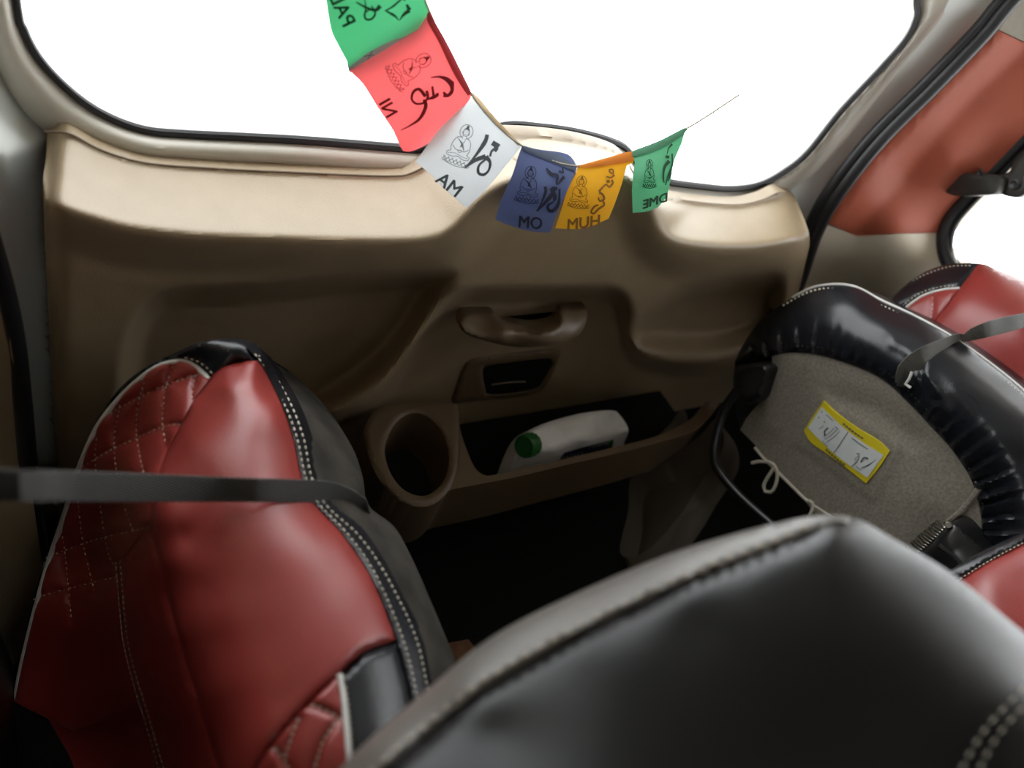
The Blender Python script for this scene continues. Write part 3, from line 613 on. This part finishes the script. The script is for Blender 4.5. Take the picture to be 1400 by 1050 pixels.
patch('cushion_core', np.concatenate([outer, np.array([(1470, 700), (1460, 830), (1335, 850), (1240, 850)]), cr([(1180, 745), (1136, 707), (1103, 682), (1065, 645), (1034, 610), (1012, 588)], 6), np.array([(1002, 540)])]), RS, M['black'], j2, 14, off=-.010, ext=(.10, 0, -.02), solid=True)
line_tube('piping', outer[20:], RS, 1.8, M['piping'], j2, off=.004)
stitches('stitching', [outer[18:] + np.array([-3, 5])], RS, M['thread'], j2, 4, 2, 1.1, .0075)
stitches('stitching', [(inner + np.array([6, -9]))[2:60]], RS, M['suede'], j2, 4, 3, .8, .008)
line_tube('carpet_fold', [(1296, 714), (1312, 700), (1328, 682), (1338, 668)], RS, 4, M['carpet'], j2, off=.004)
# sticker
stk = np.array([(1126, 548), (1216, 617), (1184, 661), (1099, 589)], float)
lab_c = np.concatenate([cr([(1126, 548), (1140, 562), (1170, 584), (1200, 602), (1216, 617)], 6), cr([(1216, 617), (1201, 640), (1184, 661)], 6)[1:], cr([(1184, 661), (1160, 642), (1130, 620), (1108, 604), (1099, 589)], 6)[1:], cr([(1099, 589), (1112, 568), (1126, 548)], 6)[1:-1]])
LO = Off(RS, .005)
lb = tag(patch('warning_sticker', lab_c, LO, M['yellow'], j2, 6, ext=(.004, 0, 0)), 'yellow bordered sticker with folding diagrams')
def lq(u, v): return (stk[0] * (1 - u) + stk[1] * u) * (1 - v) + (stk[3] * (1 - u) + stk[2] * u) * v + np.array([-4, 3]) * math.sin(math.pi * u) * (1 - v) + np.array([-3, 2.5]) * math.sin(math.pi * u) * v
pp = [lq(u, .16) for u in np.linspace(.02, .97, 12)] + [lq(.97, .86)] + [lq(u, .86) for u in np.linspace(.97, .02, 12)]
patch('sticker_face', np.array(pp), LO, M['paper'], lb, 6, off=.0009)
st = [([lq(.47, .16), lq(.47, .86)], .9)]
for u0, u1, v in ((.12, .24, .22), (.55, .78, .24)): st.append(([lq(u0, v), lq((u0 + u1) / 2, v), lq(u1, v)], 1.0))
for u0, v0, u1, v1 in ((.28, .75, .34, .3), (.32, .77, .38, .3), (.25, .72, .30, .34), (.86, .72, .93, .35), (.84, .75, .92, .42), (.78, .78, .86, .8), (.26, .82, .36, .84), (.14, .66, .17, .5)):
    st.append(([lq(u0, v0), lq((u0 + u1) / 2 + .01, (v0 + v1) / 2), lq(u1, v1)], .7))
st += [([lq(.235, .45), lq(.225, .6), lq(.26, .66)], 1.8), ([lq(.80, .62), lq(.80, .48), lq(.85, .44)], 1.8), ([lq(.74, .5), lq(.76, .62), lq(.72, .66), lq(.74, .5)], .6), ([lq(.74, .85), lq(.765, .66)], .8), ([lq(.30, .3), lq(.36, .28)], .8), ([lq(.15, .4), lq(.165, .41)], 1.6), ([lq(.05, .25), lq(.065, .26)], 1.4), ([lq(.06, .42), lq(.07, .44)], 1.6), ([lq(.70, .50), lq(.73, .47)], 1.2)]
for v in (.08, .93):
    for u in np.arange(.36, .66, .045): st.append(([lq(u, v), lq(u + .032, v)], 2.0))
ink('sticker_print', st, LO, M['ink'], lb, off=.0018)
# drawstring, spring, hinge brackets, frame tube
dso = Off(RS, .006)
line_tube('drawstring', [(1032, 612), (1045, 627), (1060, 642), (1082, 664), (1104, 685), (1136, 707), (1160, 726)], dso, 2.1, M['cord'], j2)
line_tube('drawstring', [(1028, 633), (1036, 631), (1052, 632), (1060, 638), (1063, 650), (1060, 664), (1054, 673), (1046, 672), (1044, 664), (1050, 652), (1058, 640)], Off(RS, .010), 2.3, M['cord'], j2)
line_tube('drawstring', [(1106, 684), (1111, 688), (1110, 698), (1105, 708)], Off(RS, .010), 2.1, M['cord'], j2)
a_, b_ = P(1246, 754, 'x', .955), P(1289, 717, 'x', .962); ax = b_ - a_; L_ = np.linalg.norm(ax); ax /= L_
u_ = np.cross(ax, (0, 0, 1.)); u_ /= np.linalg.norm(u_); v_ = np.cross(ax, u_)
tube('return_spring', [a_ + ax * L_ * t / 130 + .0085 * (math.cos(t * 2 * math.pi / 10) * u_ + math.sin(t * 2 * math.pi / 10) * v_) for t in range(131)], .0013, M['steel'], j2, 5)
patch('hinge_bracket', cr([(1255, 760), (1275, 742), (1303, 713), (1330, 735), (1347, 752), (1330, 775), (1296, 800), (1262, 800)], 5, True), Surf([(1255, 760, 'x', .955), (1303, 713, 'x', .965), (1347, 752, 'x', .975), (1296, 800, 'x', .955), (1300, 755, 'x', .95)]), M['blackplastic'], j2, 5, puff=.012, pw=10, ext=(.05, 0, 0))
line_tube('bracket_rib', [(1284, 746), (1300, 757), (1314, 772)], Plane('x', .945), 4, M['blackplastic'], j2, off=.004)
disc('bracket_bolt', 1296, 716, 'x', .952, 4, (-1, -.3, .3), .006, M['steel'], j2)
patch('hinge_bracket', cr([(1004, 508), (1012, 499), (1038, 497), (1052, 504), (1048, 520), (1040, 545), (1020, 552), (1004, 535)], 5, True), Plane('x', .975), M['blackplastic'], j2, 5, puff=.010, pw=8, ext=(.04, 0, 0), solid=True)
line_tube('frame_tube', [(1010, 530), (990, 560), (978, 600), (977, 630), (987, 650), (1010, 677), (1035, 700), (1070, 730), (1120, 772)], Surf([(1010, 530, 'x', .965), (978, 600, 'x', .95), (987, 650, 'x', .945), (1054, 715, 'x', .945), (1120, 772, 'x', .945), (1060, 600, 'x', .95)]), 6, M['blackplastic'], j2, n=12)
# the backrest behind the folded cushion
RB = Surf([(1217, 410, 'x', 1.20), (1245, 385, 'x', 1.24), (1270, 370, 'x', 1.26), (1300, 361, 'x', 1.27), (1338, 360, 'x', 1.275), (1400, 383, 'x', 1.275), (1460, 410, 'x', 1.275), (1263, 403, 'x', 1.215), (1300, 396, 'x', 1.22), (1250, 440, 'x', 1.19), (1330, 420, 'x', 1.20), (1400, 440, 'x', 1.20), (1400, 520, 'x', 1.18), (1300, 470, 'x', 1.18), (1460, 500, 'x', 1.185)])
btop = cr([(1205, 425), (1217, 410), (1240, 388), (1265, 371), (1298, 361), (1340, 360), (1362, 368), (1400, 384), (1460, 410)], 5)
bp = cr([(1232, 427), (1247, 414), (1265, 403), (1290, 396), (1312, 394)], 5)
patch('backrest_core', np.concatenate([btop, np.array([(1470, 560), (1330, 520), (1240, 450), (1205, 432)])]), RB, M['black'], j2, 14, off=-.012, ext=(.09, 0, -.02), solid=True)
patch('backrest_border', np.concatenate([btop[btop[:, 0] < 1341], bp[::-1], np.array([(1225, 438), (1205, 430)])]), RB, M['black'], j2, 5, puff=.008, pw=14, ext=(.02, 0, -.01), off=-.004)
bq = [[(1274, 399), (1275, 415), (1273, 440)]]
patch('backrest_quilting', np.concatenate([bp, np.array([(1296, 415), (1276, 445), (1260, 455), (1225, 440)])]), RB, M['red'], j2, 4, puff=.003, pw=5, ext=(.02, 0, -.01), off=-.005, disp=quilt(bq, .005, 13))
patch('backrest_roll', np.concatenate([btop[btop[:, 0] > 1338], np.array([(1480, 560), (1340, 530), (1262, 462)]), cr([(1275, 440), (1298, 412), (1320, 384), (1338, 361)], 5)]), RB, M['red'], j2, 7, puff=.010, pw=26, ext=(.02, 0, -.01), off=-.003)
line_tube('piping', bp, RB, 1.9, M['piping'], j2, off=.001)
stitches('stitching', bq + [[(1252, 436), (1262, 441), (1276, 436)]], RB, M['thread'], j2, 3.4, 2, .7, .0)
stitches('stitching', [bp + np.array([-3, -4]), [(1247, 384), (1270, 373), (1300, 364), (1330, 363)]], RB, M['thread'], j2, 3.4, 2, .6, .004)

# strap on the right cushion
ts = [on(RS, [(1240, 520)], .008)[0], on(RS, [(1243, 506)], .018)[0], on(RS, [(1262, 490)], .020)[0], on(RS, [(1290, 476)], .016)[0], on(RS, [(1314, 463)], .012)[0], P(1345, 452, 'x', 1.09), P(1370, 445, 'x', 1.12), P(1400, 438, 'x', 1.16), P(1450, 425, 'x', 1.25), P(1520, 400, 'x', 1.36)]
t3 = cr(ts, .012); q_ = np.array([px_of(p) for p in t3]); tt = np.gradient(q_, axis=0); nn = np.stack([tt[:, 1], -tt[:, 0]], 1); nn /= np.linalg.norm(nn, axis=1)[:, None]
tw = np.interp(q_[:, 0], [1240, 1262, 1300, 1316, 1335, 1370, 1450], [.0, .1, .5, 1.15, .5, .1, .0])
upv = np.array([R3 @ np.array([a * math.cos(g), -b * math.cos(g), math.sin(g)]) for (a, b), g in zip(nn, tw)])
sc_ = np.array([-(R3.T @ (p - EYE))[2] for p in t3]); hw = np.interp(q_[:, 0], [1238, 1250, 1280, 1316, 1370, 1400], [15, 16, 15, 12, 11, 10]) * sc_ / F
st2 = empty('retaining_strap', t3[0], label='short grey-green webbing strap twisted over the black cover of the right seat', cat='strap', group='seat retaining straps')
tube('webbing', t3, hw, M['webbing_grey'], st2, 12, flat=.001, up=upv)
k1 = on(RS, [(1228, 512)], .014)[0]; k2 = on(RS, [(1246, 500)], .016)[0]
tube('strap_tail', cr([on(RS, [(1252, 494)], .017)[0], on(RS, [(1246, 508)], .013)[0], on(RS, [(1240, 522)], .009)[0], on(RS, [(1236, 528)], .007)[0]], .005), .011, M['webbing'], st2, 12, flat=.0015, up=R3 @ np.array([.7, .7, .2]))
line_tube('metal_hook', [(1247, 508), (1243, 518), (1238, 525), (1245, 530)], Off(RS, .016), 2.0, M['piping'], st2, off=.0)

# ================================================================== FOREGROUND SEATS (middle row, seen from above)
FS = Surf([(480, 1032, 's', 0.318), (579, 946, 's', 0.338), (677, 867, 's', 0.351), (808, 802, 's', 0.358), (940, 749, 's', 0.363), (1071, 713, 's', 0.368), (1137, 704, 's', 0.370), (1222, 736, 's', 0.366), (1301, 782, 's', 0.361), (1400, 864, 's', 0.353), (1480, 930, 's', 0.348),
    (532, 1045, 's', .292), (644, 953, 's', .312), (808, 858, 's', .326), (940, 795, 's', .333), (1052, 752, 's', .343), (1137, 720, 's', .356),
    (680, 1000, 's', .296), (800, 930, 's', .304), (950, 860, 's', .313), (1100, 800, 's', .322), (1250, 850, 's', .318), (1400, 960, 's', .305),
    (600, 1100, 's', .27), (800, 1100, 's', .262), (1000, 1000, 's', .28), (1000, 1100, 's', .262), (1200, 1000, 's', .283), (1200, 1100, 's', .266), (1350, 1080, 's', .275), (1480, 1080, 's', .28)], 3e-3)
ms = empty('middle_row_seat', (.2, 0, -.09), label='black middle row backrest with stitched top edge, blurred in the foreground', cat='car seat', group='middle row seats')
ftop = cr([(430, 1100), (480, 1034), (579, 947), (677, 868), (808, 802), (940, 749), (1071, 713), (1137, 704), (1176, 711), (1222, 737), (1301, 784), (1400, 865), (1500, 950)], 12)
fseam = cr([(480, 1100), (532, 1046), (644, 955), (697, 921), (808, 859), (940, 796), (1052, 752), (1120, 724), (1160, 716), (1200, 735), (1290, 790)], 12)
def dropf(X): e = X.copy(); e[:, 1] -= .02; e[:, 2] = np.minimum(e[:, 2] - .02, .02); return e
patch('backrest_core', np.concatenate([ftop, np.array([(1500, 1110), (430, 1110)])]), FS, M['black'], ms, 24, off=-.008, ext=dropf, solid=True)
patch('front_cover', np.concatenate([fseam[fseam[:, 0] < 1165], ftop[ftop[:, 0] > 1176], np.array([(1500, 1110), (480, 1110)])]), FS, M['black_soft'], ms, 14, puff=.004, pw=24, ext=(0, .0, -.02), off=-.003)
patch('top_panel', np.concatenate([ftop[ftop[:, 0] < 1176], fseam[fseam[:, 0] < 1165][::-1]]), FS, M['band'], ms, 9, puff=.005, pw=22, ext=(0, .0, -.02), off=-.002)
stitches('stitching', [fseam[fseam[:, 0] < 1130] + np.array([-5, -9])], FS, M['thread_dull'], ms, 13, 9, 3.2, .0062)
stitches('stitching', [[(1330, 1070), (1365, 1005), (1420, 945)], [(1305, 1070), (1345, 1000), (1405, 935)]], FS, M['thread_dull'], ms, 12, 7, 2.5, .0055)
FR = Surf([(1290, 770, 's', .64), (1345, 750, 's', .645), (1400, 725, 's', .65), (1460, 700, 's', .655), (1310, 792, 's', .625), (1400, 741, 's', .635), (1350, 800, 's', .60), (1400, 790, 's', .60), (1400, 860, 's', .56), (1470, 860, 's', .555), (1300, 860, 's', .58), (1470, 780, 's', .59)])
m2 = empty('middle_row_seat', (.75, -.05, -.09), label='second middle row seat at the right edge, red front under a black stitched rim', cat='car seat', group='middle row seats')
rtop = [(1262, 796), (1298, 779), (1346, 752), (1400, 727), (1480, 692)]
rst = [(1270, 814), (1310, 793), (1349, 769), (1400, 742), (1480, 706)]
patch('backrest_core', rtop + [(1490, 960), (1290, 960), (1255, 850)], FR, M['black'], m2, 14, off=-.012, ext=dropf, solid=True)
patch('rim', rtop + rst[::-1], FR, M['black'], m2, 5, puff=.005, pw=8, ext=(0, 0, -.02))
patch('front_cover', rst + [(1490, 950), (1300, 950), (1265, 850)], FR, M['red'], m2, 9, puff=.008, pw=26, ext=(0, 0, -.02), off=-.002)
stitches('stitching', [rst], FR, M['thread'], m2, 4, 2, .9, .003)

# ================================================================== BOTTLE in the pocket
bt = empty('bottle', P(770, 640, 'z', .06), label='white plastic bottle with green screw cap lying in the tailgate pocket', cat='bottle')
BS = Surf([(696, 646, 'y', .455), (704, 624, 'y', .465), (721, 592, 'y', .485), (766, 573, 'y', .495), (837, 562, 'y', .50), (849, 572, 'y', .495), (858, 586, 'y', .47), (852, 607, 'y', .462), (754, 613, 'y', .452), (800, 601, 'y', .452), (730, 640, 'y', .448), (790, 625, 'y', .452), (840, 625, 'y', .455), (760, 590, 'y', .475), (820, 578, 'y', .478), (700, 670, 'y', .455), (820, 650, 'y', .455)])
body = np.concatenate([cr([(690, 662), (694, 646), (700, 628), (710, 605), (721, 591), (736, 582), (766, 572), (801, 564), (836, 561), (847, 567), (859, 587), (853, 607), (845, 632)], 4), np.array([(840, 650), (700, 672)])])
def panel(q):
    return -.0025 * np.exp(-(dist(q, [(757, 608), (742, 634)]) / 2.2) ** 2) + .0014 * np.exp(-(dist(q, [(765, 614), (753, 634)]) / 2) ** 2) + .004 * np.exp(-(dist(q, [(740, 616), (754, 613), (858, 587)]) / 7) ** 2) - .002 * np.exp(-(dist(q, [(770, 590), (835, 575)]) / 8) ** 2)
patch('bottle_body', body, BS, M['white'], bt, 3.2, puff=.010, pw=10, ext=(0, .015, -.035), solid=True, off=-.004, disp=panel)
BO = Off(BS, .0068)
lbq = np.array([(763, 640), (767, 625), (772, 619), (800, 611), (839, 601), (836, 617), (820, 640)])
lab = tag(patch('bottle_label', lbq, BO, M['navy'], bt, 4, off=.002), 'navy label with white print and a green end')
patch('label_end', [(831, 604), (839, 601), (836, 617), (829, 622)], BO, M['green'], lab, 4, off=.0028)
stb = []
for x0, y0, n_, h in ((770, 627, 6, 4), (800, 617, 0, 0), (806, 612, 7, 3)):
    for i in range(n_):
        x, y = x0 + i * (4 if h == 3 else 5), y0 - i * (1.0 if h == 3 else 1.3)
        stb += [([(x, y - h / 2), (x + .8, y + h / 2)], .9), ([(x + .8, y - h / 2), (x + 2.6, y - h / 2 + (i % 2) * 2)], .8)]
ink('label_print', stb, BO, M['paper'], lab, off=.003)
disc('screw_cap', 727, 607, 'y', .466, 17.5, P(700, 616, 'y', .452) - P(731, 605, 'y', .470), .024, M['green'], bt, 28, ribs=1)
sc = tag(patch('paper_slip', [(905, 592), (925, 572), (934, 558), (939, 566), (940, 580), (925, 588)], Surf([(905, 592, 'y', .47), (934, 558, 'y', .50), (940, 580, 'y', .48), (925, 588, 'y', .48)]), M['carpet'], None, 6, ext=(0, .003, -.02), solid=True), 'folded brown slip tucked into the right end of the tailgate pocket', 'paper')
tag(patch('cardboard_scrap', [(608, 880), (640, 874), (652, 888), (640, 915), (612, 912)], Surf([(608, 880, 'z', -.06), (652, 888, 'z', -.06), (640, 915, 'z', -.075), (612, 912, 'z', -.075)]), M['scrap'], None, 8, ext=(0, 0, -.02), solid=True), 'small brown cardboard scrap on the dark cargo floor beside the red seat', 'cardboard')

# ================================================================== PRAYER FLAG STRING
pf = empty('prayer_flag_string', P(790, 226, 's', .80), label='string of small printed cloth flags hanging across the rear window', cat='flags')
SQ = .90
cord = [(520, -150, .60), (548, -100, .62), (585, 10, .665), (645, 130, .73), (713, 199, .775), (790, 227, .81), (864, 208, .85), (938, 176, .895), (1010, 130, .93)]
def sform(c): return Surf([(x, y, 's', s * SQ) for x, y, s in c], 1e-4)
c3 = np.array([P(x, y, 's', s * SQ) for x, y, s in cord])
tube('cord', cr(c3, .01), .0011, M['cord'], pf, 6)
def buddha(cx, cy, h, ang, shx=1.0, col=None):
    ca, sa = math.cos(ang), math.sin(ang)
    def T(x, y): x *= h * shx; y *= h; return (cx + x * ca - y * sa, cy + x * sa + y * ca)
    def arc(x, y, rx, ry, a0, a1, n=9): return [T(x + rx * math.cos(math.radians(a)), y + ry * math.sin(math.radians(a))) for a in np.linspace(a0, a1, n)]
    w_ = .8; s = []
    s.append((arc(0, -.33, .17, .17, 100, 440, 16), w_))
    s.append((arc(0, -.32, .075, .095, 0, 360, 12), w_)); s.append((arc(-.085, -.30, .012, .04, 0, 360, 6), .6)); s.append((arc(.085, -.30, .012, .04, 0, 360, 6), .6))
    s.append(([T(-.03, -.33), T(-.012, -.33)], .7)); s.append(([T(.012, -.33), T(.03, -.33)], .7)); s.append(([T(-.02, -.27), T(.02, -.27)], .7))
    s.append(([T(-.05, -.24), T(-.06, -.20), T(-.17, -.16), T(-.24, -.06), T(-.26, .08), T(-.23, .18)], w_)); s.append(([T(.05, -.24), T(.06, -.20), T(.17, -.16), T(.23, -.06), T(.25, .08), T(.22, .18)], w_))
    for k in range(4): s.append(([T(-.17 + .05 * k, -.14 + .02 * k), T(-.05 + .035 * k, -.06 + .02 * k), T(.02 + .03 * k, .02 + .03 * k)], .6))
    s.append(([T(.05, -.14), T(.02, -.05), T(-.02, .05)], w_)); s.append(([T(-.22, .05), T(-.12, .12), T(0, .12), T(.05, .10)], w_)); s.append(([T(.22, .04), T(.14, .11), T(.04, .13)], w_))
    s.append((arc(.0, .14, .05, .03, 0, 360, 8), .7)); s.append((arc(.01, .0, .03, .025, 0, 360, 7), 1.0))
    s.append(([T(-.23, .18), T(-.32, .22), T(-.31, .28), T(-.15, .30), T(.0, .26), T(.16, .30), T(.31, .27), T(.31, .21), T(.22, .18)], w_)); s.append(([T(-.28, .25), T(-.1, .21), T(.1, .24), T(.28, .24)], .6))
    for i in range(6): s.append((arc(-.275 + .11 * i, .33, .055, .06, 0, 180, 6), .75))
    for i in range(7): s.append((arc(-.33 + .11 * i, .38, .055, .07, 10, 170, 6), .75))
    s.append(([T(-.36, .33), T(-.30, .44), T(-.1, .48), T(.1, .48), T(.30, .44), T(.36, .33)], w_))
    hair = arc(0, -.345, .08, .085, 180, 360, 9)[:4] + arc(0, -.44, .04, .045, 160, 380, 7) + arc(0, -.345, .08, .085, 180, 360, 9)[5:] + [T(.05, -.365), T(0, -.385), T(-.05, -.365)]
    return s, [hair]
def flag(name, outline, form, cloth, hem, hemmat, pr, words, strokes, bud, cen):
    f = sform(form)
    fl = tag(patch('flag', outline, f, M[cloth], pf, 6, ext=R3 @ np.array([0, 0, -.0006]), solid=True), name + ' flag')
    if hem is not None: patch('hem', hem, f, M[hemmat], fl, 5, off=.0012, puff=.0012, pw=4)
    s, fills = buddha(*bud) if bud else ([], [])
    ink('print', s + strokes, f, M[pr], fl, .0012, fills)
    V, Fc = [], []
    for w_, o, ex, ey in words:
        v, ff = text_px(w_, o, ex, ey)
        for k_, (dx, dy) in enumerate(((-.55, -.2), (.55, .2), (0, .6))):       # three passes give the print its bold strokes
            b = len(V); V += on(f, v + np.array([dx, dy]), .0012 + .00004 * k_).tolist(); Fc += [tuple(i + b for i in q) for q in ff]
    if V: obj('lettering', V, Fc, M[pr], fl, smooth=False)
    return fl
def word(t, o, a, h): return (t, o, (-h * math.cos(math.radians(a)), -h * math.sin(math.radians(a))), (h * math.sin(math.radians(a)), -h * math.cos(math.radians(a))))
def vec(a, l): return (l * math.cos(math.radians(a)), l * math.sin(math.radians(a)))
# upper green flag (its print reads mirrored from inside the car)
flag('upper green', np.concatenate([cr([(548, -100), (568, -50), (582, 0), (587, 14), (584, 28)], 6), cr([(578, 36), (552, 50), (536, 55), (506, 70), (478, 91)], 6), cr([(474, 84), (461, 60), (452, 40), (446, 5), (438, -35)], 6)]),
     [(548, -100, .62), (585, 13, .668), (478, 93, .672), (438, -35, .615), (510, 10, .63), (452, 40, .635), (530, 50, .66)], 'f_green', None, None, 'p_green',
     [word('PADME', (458, -5), 64, 28)],
     [([(498, -6), (500, 10), (498, 22)], [1, 3]), ([(487, 3), (500, 10), (513, 14), (520, 8)], [2, 3, 4, 6]), ([(505, 13), (499, 18), (500, 26), (508, 26), (513, 18), (508, 8)], [2, 3, 3, 2]), ([(526, 15), (537, 9), (552, -4)], [1.5, 3, 2]), ([(528, 15), (540, 22), (545, 28)], [2, 4, 1]), ([(546, 28), (552, 20), (560, 14)], [1, 4, 6]), ([(556, 6), (560, 14)], [3, 6]), ([(554, 1), (548, -6)], [2, 2])], None, None)
patch('backing_strip', [(477, 98), (474, 86), (500, 64), (530, 44), (570, 22), (582, 26), (572, 46), (520, 80), (482, 100)], Off(sform([(548, -100, .62), (585, 13, .668), (478, 93, .672), (438, -35, .615)]), -.004), M['f_grey'], pf, 5, ext=R3 @ np.array([0, 0, -.0006]), solid=True)
ink('cross_mark', [([(497, 77), (511, 75)], .9), ([(503, 82), (509, 69)], .9)], sform([(548, -100, .62), (585, 13, .668), (478, 93, .672), (438, -35, .615)]), M['p_blue'], pf, .002)
flag('red', np.concatenate([cr([(587, 16), (602, 48), (622, 88), (644, 130)], 6), cr([(644, 133), (618, 166), (600, 186), (576, 201), (560, 207), (551, 206)], 6), cr([(547, 200), (537, 178), (515, 145), (496, 115), (478, 97)], 6), np.array([(520, 72), (572, 40)])]),
     [(587, 16, .665), (644, 130, .73), (551, 206, .735), (478, 97, .67), (560, 110, .69)], 'f_red', cr([(586, 16), (594, 28), (612, 60), (632, 100), (645, 128), (640, 131), (620, 100), (600, 58), (584, 28)], 5, True), 'h_red', 'p_red',
     [word('NI', (530, 148), 60, 25)],
     [([(589, 106), (600, 105), (610, 108), (617, 114)], [1.5, 3, 6, 8]), ([(617, 112), (618, 124), (612, 131), (606, 131)], [8, 5, 5, 3]), ([(606, 126), (611, 131)], [3, 5]), ([(591, 118), (593, 132)], [3, 4]), ([(598, 127), (598, 130), (590, 134), (584, 136)], [4, 5, 2]), ([(582, 132), (573, 122), (565, 126), (563, 136), (570, 142), (580, 140), (585, 132), (583, 124)], [5, 4, 3, 3, 4]), ([(580, 136), (582, 146), (574, 162), (560, 172), (548, 178)], [5, 5, 3, 1])],
     (561, 94, 64, math.radians(58), .85), None)
flag('white', np.concatenate([cr([(646, 132), (678, 164), (712, 199)], 6), cr([(712, 201), (690, 228), (665, 258), (639, 284)], 6), cr([(638, 284), (612, 262), (588, 238), (568, 221)], 6), np.array([(600, 177)])]),
     [(646, 132, .735), (712, 200, .777), (639, 284, .775), (568, 221, .735), (640, 210, .748)], 'f_white', cr([(644, 126), (655, 134), (680, 164), (712, 198), (708, 199), (674, 164), (648, 134)], 5, True), 'tan', 'p_white',
     [word('MA', (614, 253), 38, 26)],
     [([(666, 184), (664, 192), (658, 202), (646, 218), (635, 230)], [5, 6, 4, 2.5, 2]), ([(635, 230), (650, 219), (664, 214)], [2, 5, 7]), ([(664, 214), (670, 222), (668, 233), (661, 239), (654, 236), (655, 226), (664, 218)], [7, 4, 3, 4, 4, 3, 3]), ([(670, 214), (672, 207), (676, 204)], [3, 3, 4]), ([(673, 195), (682, 201)], [7, 8]), ([(675, 202), (680, 206)], [7, 6])],
     (631, 199, 60, math.radians(20), .85), None)
flag('blue', np.concatenate([cr([(714, 199), (735, 204), (770, 209), (782, 216), (789, 228)], 5), cr([(786, 238), (775, 262), (762, 290), (753, 316)], 6), cr([(750, 318), (725, 316), (700, 309), (677, 300)], 6), cr([(684, 276), (700, 240), (708, 215)], 6)]),
     [(714, 200, .775), (789, 228, .81), (753, 316, .80), (677, 300, .77), (735, 260, .775), (780, 212, .815)], 'f_blue', cr([(714, 199), (740, 206), (765, 212), (788, 228), (786, 234), (765, 226), (740, 216), (716, 206)], 5, True), 'h_blue', 'p_blue',
     [('OM', (725, 305), (-21, -2), (2, -23))],
     [([(747, 230), (754, 238), (762, 240), (761, 250), (762, 253)], [2, 5, 4, 2]), ([(763, 252), (770, 243), (772, 242)], [2, 4, 5]), ([(764, 234), (770, 236), (769, 230)], [3, 3, 2]), ([(745, 255), (746, 262), (740, 278), (734, 289)], [4, 4, 2, 2]), ([(734, 289), (748, 274), (756, 264), (754, 257)], [2, 4, 6, 6]), ([(754, 258), (762, 258)], [6, 5]), ([(756, 262), (759, 270), (757, 275)], [5, 6, 3]), ([(757, 276), (749, 281), (751, 288), (758, 287), (764, 276), (765, 258)], [2, 4, 5, 5, 3, 3])],
     (723, 253, 52, math.radians(8), .85), None)
flag('yellow', np.concatenate([cr([(790, 227), (825, 217), (864, 207)], 5), cr([(866, 222), (857, 226)], 5), cr([(850, 252), (840, 280), (832, 299)], 5), cr([(812, 308), (790, 313), (759, 312)], 6), cr([(768, 285), (776, 260), (788, 236)], 6)]),
     [(790, 227, .81), (864, 208, .85), (832, 299, .83), (759, 312, .80), (812, 262, .812)], 'f_yellow', cr([(790, 227), (826, 217), (864, 207), (868, 219), (845, 224), (818, 228), (792, 229)], 5, True), 'h_yellow', 'p_yellow',
     [('HUM', (798, 305), (-21, 3), (1, -22))],
     [([(834, 235), (838, 238), (838, 232), (833, 232), (834, 236)], 2.0), ([(829, 241), (835, 243), (840, 239)], [2, 2.5]), ([(831, 246), (832, 250)], [4, 5]), ([(836, 246), (838, 250), (833, 256), (829, 252), (824, 256), (819, 262)], [3, 2.5, 2, 3]), ([(819, 263), (824, 266), (826, 272), (820, 275), (818, 270)], [3, 3, 2]), ([(824, 274), (826, 280), (818, 286), (812, 292), (808, 290), (812, 283), (818, 280)], [2.5, 3, 2.5, 2.5])],
     (793, 263, 46, math.radians(8), .85), None)
flag('right green', np.concatenate([cr([(864, 208), (900, 193), (938, 175)], 5), cr([(932, 196), (922, 220), (917, 245), (912, 269)], 5), cr([(900, 283), (885, 289), (865, 291)], 5), cr([(864, 260), (866, 235), (868, 222)], 5)]),
     [(864, 208, .85), (938, 176, .895), (912, 269, .882), (865, 291, .845), (892, 245, .848)], 'f_green', cr([(864, 207), (900, 193), (938, 174), (934, 184), (905, 202), (868, 214)], 5, True), 'h_green', 'p_green',
     [('DME', (896, 275), (-17, 5.5), (1, -17))],
     [([(919, 197), (914, 203), (912, 211)], [3, 1.5, 1]), ([(910, 214), (915, 215)], [4, 4]), ([(915, 220), (909, 228), (907, 240), (908, 250)], [5, 3, 1.5]), ([(919, 210), (919, 225), (914, 238), (910, 253)], [2, 2, 1.5]), ([(917, 232), (915, 244), (913, 248)], [3, 3, 1])],
     (888, 238, 40, math.radians(0), .62), None)
